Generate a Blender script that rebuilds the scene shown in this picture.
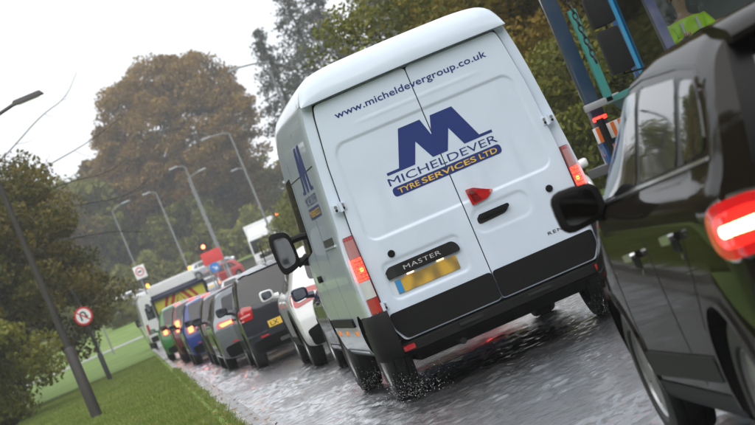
import bpy, bmesh, math, random
import numpy as np
from mathutils import Vector, Matrix
from mathutils.bvhtree import BVHTree
from mathutils.geometry import delaunay_2d_cdt

for o in list(bpy.data.objects): bpy.data.objects.remove(o)
random.seed(7); rng = np.random.default_rng(11)
scene = bpy.context.scene
col = scene.collection
PI = math.pi
R = math.radians

# ------------------------------------------------------------------ camera
CAM_H, FPX = 1.43, 2500.0            # eye height over the road; focal length in pixels of the 755 px photo
YAW, PITCH, ROLL = math.atan(274/2500), math.atan(10/2500), R(23)
f0 = Vector((math.sin(YAW), math.cos(YAW), 0)); r0 = Vector((math.cos(YAW), -math.sin(YAW), 0)); u0 = Vector((0,0,1))
fw = f0*math.cos(PITCH)+u0*math.sin(PITCH); uw = u0*math.cos(PITCH)-f0*math.sin(PITCH)
ix = r0*math.cos(ROLL)-uw*math.sin(ROLL); iy = r0*math.sin(ROLL)+uw*math.cos(ROLL)
cd = bpy.data.cameras.new('camera'); cam = bpy.data.objects.new('camera', cd); col.objects.link(cam)
cam.matrix_world = Matrix((( ix.x, iy.x, -fw.x, 0),( ix.y, iy.y, -fw.y, 0),( ix.z, iy.z, -fw.z, CAM_H),(0,0,0,1)))
cd.sensor_width = 36; cd.lens = FPX/755*36; cd.clip_end = 5000; cd.clip_start = .3
cd.dof.use_dof = True; cd.dof.focus_distance = 20.2; cd.dof.aperture_fstop = 5.6
scene.camera = cam
def ray(u, v):
    du, dv = u-377.5, v-212.5
    return fw*FPX+ix*du-iy*dv
CP = Vector((0,0,CAM_H))
def atY(u, v, Y): r = ray(u,v); return CP+r*(Y/r.y)

# ------------------------------------------------------------------ light: overcast
SUN_EL, SUN_AZ = R(52), R(200)       # azimuth clockwise from +Y
w = bpy.data.worlds.new('World'); scene.world = w; w.use_nodes = True
nt = w.node_tree; nt.nodes.clear()
out = nt.nodes.new('ShaderNodeOutputWorld'); bg = nt.nodes.new('ShaderNodeBackground')
sky = nt.nodes.new('ShaderNodeTexSky'); sky.sky_type = 'NISHITA'; sky.sun_disc = False
sky.sun_elevation = SUN_EL; sky.sun_rotation = SUN_AZ; sky.air_density = 1.0; sky.dust_density = 6.0
mixw = nt.nodes.new('ShaderNodeMix'); mixw.data_type = 'RGBA'; mixw.inputs[0].default_value = .93
mixw.inputs[7].default_value = (8.1, 8.45, 8.9, 1)       # cloud deck
nt.links.new(sky.outputs[0], mixw.inputs[6]); nt.links.new(mixw.outputs[2], bg.inputs[0])
bg.inputs[1].default_value = .115
nt.links.new(bg.outputs[0], out.inputs[0])
sd = bpy.data.lights.new('sun', 'SUN'); sd.energy = 1.5; sd.angle = R(75); sd.color = (1,.98,.95)
so = bpy.data.objects.new('sun', sd); col.objects.link(so)
sdir = Vector((math.sin(SUN_AZ)*math.cos(SUN_EL), math.cos(SUN_AZ)*math.cos(SUN_EL), math.sin(SUN_EL)))
so.rotation_euler = sdir.to_track_quat('Z','Y').to_euler()
scene.view_settings.view_transform = 'Standard'; scene.view_settings.look = 'None'
scene.view_settings.gamma = 1; scene.view_settings.use_curve_mapping = False
scene.view_settings.exposure = .48

# ------------------------------------------------------------------ materials
MATS = {}
def M(name, c, rough=.5, metal=0, coat=0, var=.1, scale=8, bump=0, bscale=60, emis=0, ecol=None, spec=.5, trans=0, dirt=0, cells=0):
    if name in MATS: return MATS[name]
    m = bpy.data.materials.new(name); m.use_nodes = True; MATS[name] = m
    n = m.node_tree; b = n.nodes['Principled BSDF']
    c = (c,c,c) if not hasattr(c,'__len__') else c
    b.inputs['Roughness'].default_value = rough; b.inputs['Metallic'].default_value = metal
    b.inputs['Coat Weight'].default_value = coat; b.inputs['Coat Roughness'].default_value = .04
    b.inputs['Specular IOR Level'].default_value = spec; b.inputs['Transmission Weight'].default_value = trans
    if emis:
        b.inputs['Emission Color'].default_value = (*(ecol or c),1); b.inputs['Emission Strength'].default_value = emis
    tc = n.nodes.new('ShaderNodeTexCoord')
    nz = n.nodes.new('ShaderNodeTexNoise'); nz.inputs['Scale'].default_value = scale; nz.inputs['Detail'].default_value = 4
    n.links.new(tc.outputs['Object'], nz.inputs['Vector'])
    mx = n.nodes.new('ShaderNodeMix'); mx.data_type = 'RGBA'
    mx.inputs[6].default_value = (*[x*(1-var) for x in c],1); mx.inputs[7].default_value = (*[min(1,x*(1+var)) for x in c],1)
    n.links.new(nz.outputs['Fac'], mx.inputs[0])
    src = mx.outputs[2]
    if dirt:      # road grime: speckled film
        n2 = n.nodes.new('ShaderNodeTexNoise'); n2.inputs['Scale'].default_value = 3.5; n2.inputs['Detail'].default_value = 8; n2.inputs['Roughness'].default_value = .7
        n.links.new(tc.outputs['Object'], n2.inputs['Vector'])
        mr = n.nodes.new('ShaderNodeMapRange'); mr.inputs[1].default_value = .42; mr.inputs[2].default_value = .75; mr.inputs[4].default_value = dirt
        n.links.new(n2.outputs['Fac'], mr.inputs[0])
        m2 = n.nodes.new('ShaderNodeMix'); m2.data_type = 'RGBA'; m2.inputs[7].default_value = (.10,.095,.08,1)
        n.links.new(mr.outputs[0], m2.inputs[0]); n.links.new(src, m2.inputs[6]); src = m2.outputs[2]
    n.links.new(src, b.inputs['Base Color'])
    if cells:      # reflector cells behind a lens
        vo = n.nodes.new('ShaderNodeTexVoronoi'); vo.inputs['Scale'].default_value = cells; n.links.new(tc.outputs['Object'], vo.inputs['Vector'])
        mr2 = n.nodes.new('ShaderNodeMapRange'); mr2.inputs[1].default_value = .15; mr2.inputs[2].default_value = .7; mr2.inputs[3].default_value = emis*1.6; mr2.inputs[4].default_value = emis*.35
        n.links.new(vo.outputs['Distance'], mr2.inputs[0]); n.links.new(mr2.outputs[0], b.inputs['Emission Strength'])
    if bump:
        nb = n.nodes.new('ShaderNodeTexNoise'); nb.inputs['Scale'].default_value = bscale; nb.inputs['Detail'].default_value = 3
        n.links.new(tc.outputs['Object'], nb.inputs['Vector'])
        bp = n.nodes.new('ShaderNodeBump'); bp.inputs['Strength'].default_value = bump; bp.inputs['Distance'].default_value = .01
        n.links.new(nb.outputs['Fac'], bp.inputs['Height']); n.links.new(bp.outputs[0], b.inputs['Normal'])
    return m
def paint(name, c, dirt=.15, metal=0, rough=.35): return M('paint_'+name, c, rough, metal, .8, .04, 3, dirt=dirt, spec=.25)
BLACK  = M('black_plastic', .006, .55, bump=.15, bscale=300, dirt=.03, spec=.22)
RUBBER = M('rubber', .012, .8)
TYRE   = M('tyre_rubber', .016, .6, bump=.4, bscale=90, dirt=.2)
DARKM  = M('dark_underside', .008, .9)
GLASS  = M('dark_glass', .012, .03, spec=.6, var=.0)
CHROME = M('chrome', .5, .2, 1)
STEEL  = M('galvanised_steel', .30, .5, .6, var=.25)
ALLOY  = M('alloy', .35, .35, .8)
REDLENS= M('red_lens', (.42,.012,.014), .12, coat=1)
REDDK  = M('dark_red_lens', (.16,.006,.008), .12, coat=1)
WLENS  = M('clear_lens', (.62,.62,.62), .12, coat=1)
AMBER  = M('amber_lens', (.75,.22,.02), .2, coat=1, emis=.5)
BRAKE  = M('lit_brake', (.8,.03,.02), .2, emis=4.0, ecol=(1,.035,.02), cells=95)
BRAKEH = M('lit_brake_core', (.9,.2,.08), .2, emis=4.5, ecol=(1,.16,.03))
LEDHOT = M('lit_led_bar', (1,.6,.3), .2, emis=9, ecol=(1,.55,.22))
YPLATE = M('yellow_plate', (.72,.46,.05), .4)
WPLATE = M('white_plate', (.75,.75,.72), .4)
INK    = M('plate_ink', .02, .5)
MIRROR = M('mirror_glass', .16, .05, 1)

# ------------------------------------------------------------------ mesh helpers
def link(o, parent=None):
    col.objects.link(o)
    if parent is not None: o.parent = parent
    return o
def mkmesh(name, verts, faces, mats, smooth=True, angle=35, fmat=None):
    me = bpy.data.meshes.new(name); me.from_pydata([tuple(v) for v in verts], [], faces)
    for m in (mats if isinstance(mats,(list,tuple)) else [mats]): me.materials.append(m)
    if fmat is not None: me.polygons.foreach_set('material_index', fmat)
    if smooth:
        me.shade_smooth(); me.set_sharp_from_angle(angle=R(angle))
    me.update(); return me
def obj(name, me, parent=None, loc=None):
    o = bpy.data.objects.new(name, me); link(o, parent)
    if loc is not None: o.location = loc
    return o
def tag(o, label=None, cat=None, group=None, kind=None):
    if label: o['label'] = label
    if cat: o['category'] = cat
    if group: o['group'] = group
    if kind: o['kind'] = kind
    return o
def thing(name, label, cat, loc=(0,0,0), rz=0, group=None):
    o = bpy.data.objects.new(name, None); link(o); o.location = loc; o.rotation_euler = (0,0,rz); o.empty_display_size = .2
    return tag(o, label, cat, group)
def copy_tree(o, parent=None):
    c = o.copy(); col.objects.link(c); c.parent = parent
    for ch in list(o.children): copy_tree(ch, c)
    return c

class MB:
    def __init__(s): s.v=[]; s.f=[]
    def add(s, vs, fs):
        b=len(s.v); s.v += [tuple(v) for v in vs]; s.f += [tuple(i+b for i in q) for q in fs]; return s
    def box(s, x0,x1,y0,y1,z0,z1, bev=0, taper=None):
        """bevelled box; taper = (sx, sy) scale of the top face"""
        bm = bmesh.new(); bmesh.ops.create_cube(bm, size=1)
        for v in bm.verts:
            t = v.co.z+.5; sx, sy = (1+(taper[0]-1)*t, 1+(taper[1]-1)*t) if taper else (1,1)
            v.co = Vector(((x0+x1)/2+v.co.x*sx*(x1-x0), (y0+y1)/2+v.co.y*sy*(y1-y0), (z0+z1)/2+v.co.z*(z1-z0)))
        if bev: bmesh.ops.bevel(bm, geom=bm.edges[:], offset=bev, segments=2, profile=.7, affect='EDGES')
        bm.verts.index_update(); s.add([v.co for v in bm.verts], [[v.index for v in f.verts] for f in bm.faces]); bm.free(); return s
    def tube(s, pts, rad, n=8, cap=True):
        pts=[Vector(p) for p in pts]; rad = rad if hasattr(rad,'__len__') else [rad]*len(pts)
        vs=[]; fs=[]
        for i,p in enumerate(pts):
            t=(pts[min(i+1,len(pts)-1)]-pts[max(i-1,0)]).normalized()
            a=t.orthogonal() if i==0 else (pa-t*pa.dot(t)); a.normalize(); pa=a; b=t.cross(a)
            for k in range(n):
                q=2*PI*k/n; vs.append(p+(a*math.cos(q)+b*math.sin(q))*rad[i])
        for i in range(len(pts)-1):
            for k in range(n): fs.append((i*n+k,i*n+(k+1)%n,(i+1)*n+(k+1)%n,(i+1)*n+k))
        if cap: fs.append(tuple(range(n-1,-1,-1))); fs.append(tuple((len(pts)-1)*n+k for k in range(n)))
        return s.add(vs,fs)
    def lathe(s, prof, n=32, axis='x', c=(0,0,0), close=False):
        """profile of (axial, radius) turned about an axis"""
        vs=[]; fs=[]; m=len(prof)
        for k in range(n):
            q=2*PI*k/n; cs,sn=math.cos(q),math.sin(q)
            for a,r in prof:
                p = (a,r*cs,r*sn) if axis=='x' else ((r*cs,a,r*sn) if axis=='y' else (r*cs,r*sn,a))
                vs.append((p[0]+c[0],p[1]+c[1],p[2]+c[2]))
        for k in range(n):
            for i in range(m-1+(1 if close else 0)):
                j=(i+1)%m; fs.append((k*m+i,k*m+j,((k+1)%n)*m+j,((k+1)%n)*m+i))
        return s.add(vs,fs)
    def prism(s, poly, d0, d1, plane='xz'):
        """extrude a 2D outline between two depths"""
        n=len(poly)
        def P(a,b,d): return (a,d,b) if plane=='xz' else ((d,a,b) if plane=='yz' else (a,b,d))
        vs=[P(a,b,d0) for a,b in poly]+[P(a,b,d1) for a,b in poly]
        fs=[tuple(range(n)),tuple(range(2*n-1,n-1,-1))]+[(i,(i+1)%n,n+(i+1)%n,n+i) for i in range(n)]
        return s.add(vs,fs)
    def build(s, name, mat, parent=None, loc=None, smooth=True, angle=35):
        me=mkmesh(name,s.v,s.f,mat,False)
        bm=bmesh.new(); bm.from_mesh(me); bmesh.ops.recalc_face_normals(bm,faces=bm.faces[:]); bm.to_mesh(me); bm.free()
        if smooth: me.shade_smooth(); me.set_sharp_from_angle(angle=R(angle))
        return obj(name,me,parent,loc)

def chaikin(p, it=2, closed=False, k=.25):
    p=[np.array(q,float) for q in p]
    for _ in range(it):
        q=[]; n=len(p)
        if not closed: q.append(p[0])
        for i in range(n if closed else n-1):
            a,b=p[i],p[(i+1)%n]; q += [a*(1-k)+b*k, a*k+b*(1-k)]
        if not closed: q.append(p[-1])
        p=q
    return p
def rounded(poly, r=.03, n=4):
    out=[]; m=len(poly)
    for i in range(m):
        p0,p,p1=[Vector(poly[j%m]) for j in (i-1,i,i+1)]
        a=(p0-p); b=(p1-p); rr=min(r,a.length*.45,b.length*.45); a=p+a.normalized()*rr; b=p+b.normalized()*rr
        for k in range(n+1):
            t=k/n; q=a*(1-t)**2+p*2*t*(1-t)+b*t*t; out.append((q.x,q.y))
    return out
def pchip(keys):
    xs=np.array([k[0] for k in keys],float); ys=np.array([k[1] for k in keys],float)
    h=np.diff(xs); d=np.diff(ys)/h; m=np.zeros_like(xs)
    for i in range(1,len(xs)-1):
        if d[i-1]*d[i]>0:
            w1=2*h[i]+h[i-1]; w2=h[i]+2*h[i-1]; m[i]=(w1+w2)/(w1/d[i-1]+w2/d[i])
    m[0]=d[0]; m[-1]=d[-1]
    def f(x):
        x=min(max(x,xs[0]),xs[-1]); i=min(max(int(np.searchsorted(xs,x))-1,0),len(h)-1); t=(x-xs[i])/h[i]
        return float((1+2*t)*(1-t)**2*ys[i]+t*(1-t)**2*h[i]*m[i]+t*t*(3-2*t)*ys[i+1]+t*t*(t-1)*h[i]*m[i+1])
    return f
def smooth01(t): t=min(max(t,0),1); return t*t*(3-2*t)

def fill2d(poly, res):
    """triangulated fill of a 2D outline with interior points on a grid"""
    P=[Vector(p) for p in poly]; dense=[]
    for i,p in enumerate(P):
        q=P[(i+1)%len(P)]; n=max(1,int((q-p).length/res))
        for k in range(n): dense.append(p+(q-p)*(k/n))
    x0,x1=min(p.x for p in dense),max(p.x for p in dense); y0,y1=min(p.y for p in dense),max(p.y for p in dense)
    inner=[]; nb=len(dense); arr=np.array([(p.x,p.y) for p in dense])
    gx=np.arange(x0+res*.5,x1,res); gy=np.arange(y0+res*.5,y1,res)
    for a in gx:
        for b in gy:
            dd=np.min((arr[:,0]-a)**2+(arr[:,1]-b)**2)
            if dd<(res*.45)**2: continue
            x1_,y1_=np.roll(arr[:,0],-1),np.roll(arr[:,1],-1)
            cr=((arr[:,1]>b)!=(y1_>b))
            if cr.any():
                xi=(x1_-arr[:,0])*(b-arr[:,1])/np.where(y1_==arr[:,1],1e-9,(y1_-arr[:,1]))+arr[:,0]
                if int(np.sum(cr&(a<xi)))%2: inner.append(Vector((a,b)))
    V,E,F_,_,_,_=delaunay_2d_cdt(dense+inner,[],[list(range(nb))],1,1e-6)
    return [(v.x,v.y) for v in V],[tuple(f) for f in F_]
def boundary(faces):
    ec={}
    for f in faces:
        for i in range(len(f)):
            e=(f[i],f[(i+1)%len(f)]); k=tuple(sorted(e)); ec.setdefault(k,[]).append(e)
    return [v[0] for v in ec.values() if len(v)==1]
class Surf:
    """a shell that outlines can be laid onto: windows, lamps, seams, handles follow its curvature"""
    def __init__(s, verts, faces): s.b=BVHTree.FromPolygons([Vector(v) for v in verts],faces)
    def lay(s, poly, frame, off=.004, res=.06, thick=.012, depth=None):
        o,ua,va,d=[Vector(q) for q in frame]; d.normalize()
        V,F_=fill2d(poly,res); pts=[]; last=None
        for a,b in V:
            p=o+ua*a+va*b; hit,nrm,_,_=s.b.ray_cast(p,d)
            if hit is None:
                hit,nrm,_,_=s.b.find_nearest(p+d*(2.5 if last is None else last))
            else: last=(hit-p).length
            if nrm.dot(d)>0: nrm=-nrm
            pts.append(hit+nrm*(off+(depth(a,b) if depth else 0)))
        n=len(pts)
        f0=F_
        # orient towards the viewer
        if f0:
            a,b,c=[pts[i] for i in f0[0][:3]]
            if (b-a).cross(c-a).dot(d)>0: f0=[tuple(reversed(f)) for f in f0]
        bd=boundary(f0); back=[p+d*thick for p in pts]
        used=sorted({i for e in bd for i in e}); mp={i:n+k for k,i in enumerate(used)}
        pts += [back[i] for i in used]
        f0=list(f0)+[(b_,a_,mp[a_],mp[b_]) for a_,b_ in bd]
        return pts,f0
def frame_side(sx): return ((sx*4,0,0),(0,1,0),(0,0,1),(-sx,0,0))
FR_REAR=((0,-3,0),(1,0,0),(0,0,1),(0,1,0))
def FR_FRONT(L): return ((0,L+3,0),(1,0,0),(0,0,1),(0,-1,0))
FR_TOP=((0,0,5),(1,0,0),(0,1,0),(0,0,-1))
def frame_corner(sx, ang, c, front=False):
    """looks at a rear corner at ang degrees from straight behind; outline a-axis runs outwards"""
    q=R(ang); sy=-1 if front else 1
    d=Vector((-sx*math.sin(q),sy*math.cos(q),0)); ua=Vector((sx*math.cos(q),sy*math.sin(q),0))
    return (Vector((c[0]*sx,c[1],0))-d*3, ua, (0,0,1), d)

def stroke(pts, wd):
    """thin closed outline around an open polyline (shut lines, trims)"""
    P=[Vector(p) for p in pts]; L=[]; Rr=[]
    for i,p in enumerate(P):
        t=(P[min(i+1,len(P)-1)]-P[max(i-1,0)]).normalized(); n=Vector((-t.y,t.x)); L.append(p+n*wd/2); Rr.append(p-n*wd/2)
    q=L+Rr[::-1]; return [(v.x,v.y) for v in q]

def text_mesh(txt, size, xscale=1, bold=.0, spacing=1.0):
    c=bpy.data.curves.new('t','FONT'); c.body=txt; c.size=size; c.offset=bold; c.space_character=spacing; c.resolution_u=3
    c.align_x='LEFT'
    o=bpy.data.objects.new('t',c); col.objects.link(o); dg=bpy.context.evaluated_depsgraph_get(); dg.update()
    me=bpy.data.meshes.new_from_object(o.evaluated_get(dg)); bpy.data.objects.remove(o)
    V=[(v.co.x*xscale,v.co.y) for v in me.vertices]; F_=[tuple(p.vertices) for p in me.polygons]; bpy.data.meshes.remove(me)
    return V,F_
def text_fit(txt, x0, x1, z, height, bold=0, spacing=1.0):
    """lettering spread from x0 to x1 with capitals of the given height, base line z"""
    V,F_=text_mesh(txt,1,1,bold,spacing); a=min(v[0] for v in V); b=max(v[0] for v in V)
    k=(x1-x0)/(b-a); kz=height/.73
    return [(x0+(v[0]-a)*k, z+v[1]*kz) for v in V],F_
def lay_text(name, VF, surf, frame, mat, parent, off=.002, flip=False):
    V,F_=VF; o,ua,va,d=[Vector(q) for q in frame]; pts=[]
    for a,b in V:
        p=o+ua*a+va*b; hit,nrm,_,_=surf.b.ray_cast(p,d)
        if hit is None: hit,nrm,_,_=surf.b.find_nearest(p+d*3)
        pts.append(hit-d*off)
    me=mkmesh(name,pts,F_,mat,False); return obj(name,me,parent)

# ------------------------------------------------------------------ vehicle shells
def shell(L, sect, yr, yf=None, ns=46, lbr=1.0, lbf=.7, pr=.10, pf=.22, wref=.85):
    """closed lofted body. sect(y) = half outline from bottom centre to top centre; yr/yf(z) = set-back of the tail / nose at height z"""
    ts=[.5-.5*math.cos(PI*i/ns)*.55-.5*(1-2*i/ns)*.45 for i in range(ns+1)]
    ys=[t*L for t in ts]; half=[sect(y) for y in ys]; K=len(half[0]); V=[]; F_=[]
    def disp(x,y,z):
        b=1-smooth01(y/lbr); c=1-smooth01((L-y)/lbf); q=(x/wref)**2
        return y+b*(yr(z)+pr*q)-c*((yf(z) if yf else 0)+pf*q)
    loops=[]
    for y,hf in zip(ys,half):
        ring=[(x,z) for x,z in hf]+[(-x,z) for x,z in hf[-2:0:-1]]
        loops.append(len(V)); V += [(x,disp(x,y,z),z) for x,z in ring]
    n=2*K-2
    for i in range(ns):
        for k in range(n): F_.append((loops[i]+k,loops[i]+(k+1)%n,loops[i+1]+(k+1)%n,loops[i+1]+k))
    for end in (0,ns):
        hf=half[end]; y=ys[end]; ring=[(x,z) for x,z in hf]+[(-x,z) for x,z in hf[-2:0:-1]]
        zc=(hf[0][1]+hf[-1][1])/2; prev=loops[end]
        for fk in (.96,.88,.75,.6,.45,.3,.15):
            cur=len(V); V += [(x*fk,disp(x*fk,y,zc+(z-zc)*fk),zc+(z-zc)*fk) for x,z in ring]
            for k in range(n):
                q=(prev+k,cur+k,cur+(k+1)%n,prev+(k+1)%n); F_.append(q if end==0 else q[::-1])
            prev=cur
        c=len(V); V.append((0,disp(0,y,zc),zc))
        for k in range(n):
            q=(prev+k,c,prev+(k+1)%n); F_.append(q if end==0 else q[::-1])
    return V,F_
def cut_body(name, V, F_, mats, cutters, parent, angle=38):
    """shell with wheel wells cut out; the wells take the second material"""
    me=mkmesh(name,V,F_,mats,False)
    bm=bmesh.new(); bm.from_mesh(me); bmesh.ops.remove_doubles(bm,verts=bm.verts[:],dist=1e-5); bmesh.ops.recalc_face_normals(bm,faces=bm.faces[:]); bm.to_mesh(me); bm.free()
    o=obj(name,me)
    mb=MB()
    for (x0,x1,y,z,r) in cutters: mb.lathe([(x0,0),(x0,r),(x1,r),(x1,0)],28,'x',(0,y,z))
    cme=mkmesh('cut',mb.v,mb.f,mats,False,fmat=[1]*len(mb.f))
    bm=bmesh.new(); bm.from_mesh(cme); bmesh.ops.remove_doubles(bm,verts=bm.verts[:],dist=1e-5); bmesh.ops.recalc_face_normals(bm,faces=bm.faces[:]); bm.to_mesh(cme); bm.free()
    co=obj('cut',cme)
    md=o.modifiers.new('b','BOOLEAN'); md.operation='DIFFERENCE'; md.object=co; md.solver='EXACT'
    dg=bpy.context.evaluated_depsgraph_get(); dg.update()
    nm=bpy.data.meshes.new_from_object(o.evaluated_get(dg)); bpy.data.objects.remove(o); bpy.data.objects.remove(co); bpy.data.meshes.remove(me)
    nm.name=name; nm.shade_smooth(); nm.set_sharp_from_angle(angle=R(angle))
    return obj(name,nm,parent)

_tyre={}
def wheel(parent, x, y, r, wd=.2, rim=ALLOY, spokes=7):
    """wheel > tyre, rim. x = outer face centre side sign included"""
    key=(round(r,3),round(wd,3),rim.name,spokes); sx=1 if x>0 else -1
    if key not in _tyre:
        h=wd/2; ri=r*.64
        t=MB().lathe([(-h*.8,ri),(-h,ri*1.08),(-h*1.02,(ri+r)/2),(-h*.9,r*.965),(-h*.72,r*.995),(-h*.45,r),(-h*.42,r*.975),(-h*.36,r*.975),(-h*.33,r),(0,r*1.002),(h*.33,r),(h*.36,r*.975),(h*.42,r*.975),(h*.45,r),(h*.72,r*.995),(h*.9,r*.965),(h*1.02,(ri+r)/2),(h,ri*1.08),(h*.8,ri)],40)
        tm=t.build('tyre',TYRE); tme=tm.data; bpy.data.objects.remove(tm)
        m=MB().lathe([(h*.86,ri*1.02),(h*.9,ri*.97),(h*.6,ri*.9),(-h*.5,ri*.86)],36)
        for k in range(spokes):
            a=2*PI*k/spokes; c,s_=math.cos(a),math.sin(a); px,pz=-s_,c
            b0,b1=.028*r/.3,.042*r/.3; i0,i1=.05,ri*.93
            vs=[]
            for rr,bb in ((i0,b0),(i1,b1)):
                for xx in (h*.55,h*.78):
                    for sg in (-1,1): vs.append((xx,c*rr+px*bb*sg,s_*rr+pz*bb*sg))
            m.add(vs,[(0,1,3,2),(4,6,7,5),(0,4,5,1),(2,3,7,6),(0,2,6,4),(1,5,7,3)])
        m.lathe([(h*.5,0),(h*.8,0.001),(h*.8,.05),(h*.55,.065)],20)
        rm=m.build('rim',rim); rme=rm.data; bpy.data.objects.remove(rm)
        d=MB().lathe([(-h*.3,0.001),(-h*.3,ri*.84),(h*.15,ri*.84),(h*.15,0.001)],28).build('wheel',DARKM); dme=d.data; bpy.data.objects.remove(d)
        _tyre[key]=(dme,tme,rme)
    dme,tme,rme=_tyre[key]
    o=obj('wheel',dme,parent,(x,y,r)); o.rotation_euler=(0,0,0 if sx>0 else PI)
    obj('tyre',tme,o); obj('rim',rme,o); return o
def mirror(parent, x, y, z, sx, mat=BLACK, wd=.2, ht=.15, dp=.12, inner=None):
    """door mirror: shaped housing with glass facing the tail (towards -y)"""
    rings=[(0,.80),(.02,.93),(.05,1),(.45,.97),(.75,.8),(.93,.5),(1,.2)]
    mb=MB(); n=20; vs=[]; fs=[]
    for t,k in rings:
        for i in range(n):
            a=2*PI*i/n; ca,sa=math.cos(a),math.sin(a); e=.55
            px=(abs(ca)**e)*(1 if ca>0 else -1)*wd/2*k; pz=(abs(sa)**e)*(1 if sa>0 else -1)*ht/2*k*(1-.12*sx*px/(wd/2)*-1)
            vs.append((px,t*dp,pz))
    for j in range(len(rings)-1):
        for i in range(n): fs.append((j*n+i,j*n+(i+1)%n,(j+1)*n+(i+1)%n,(j+1)*n+i))
    fs.append(tuple(range(n))); fs.append(tuple((len(rings)-1)*n+i for i in range(n)))
    mb.add(vs,fs)
    arm=(inner if inner is not None else abs(x)-wd*.75)
    mb.tube([(-sx*wd*.3,dp*.45,-ht*.3),(-sx*(abs(x)-arm),dp*.55,-ht*.42)],[.035,.045],8)
    o=mb.build('door_mirror',mat,parent,(x,y,z))
    g=MB(); g.add([(p[0]*.9,-.004,p[2]*.9) for p in vs[:n]]+[(p[0]*.9,.01,p[2]*.9) for p in vs[:n]],[tuple(range(n)),tuple(range(2*n-1,n-1,-1))]+[(i,(i+1)%n,n+(i+1)%n,n+i) for i in range(n)])
    g.build('mirror_glass',MIRROR,o); return o
def plate(parent, surf, x, z, txt, mat=YPLATE, frame=FR_REAR, wd=.52, ht=.11, txtx=None, off=.012):
    o=obj('number_plate',mkmesh('number_plate',*surf.lay(rounded([(x-wd/2,z-ht/2),(x+wd/2,z-ht/2),(x+wd/2,z+ht/2),(x-wd/2,z+ht/2)],.012,2),frame,off,.09,.02),mat,True),parent)
    if txt: lay_text('plate_text',text_fit(txt,x-wd*.44,x-wd*.44+wd*.88*(txtx or 1),z-.035,.07,.01),surf,frame,INK,o,off+.002)
    return o

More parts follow.
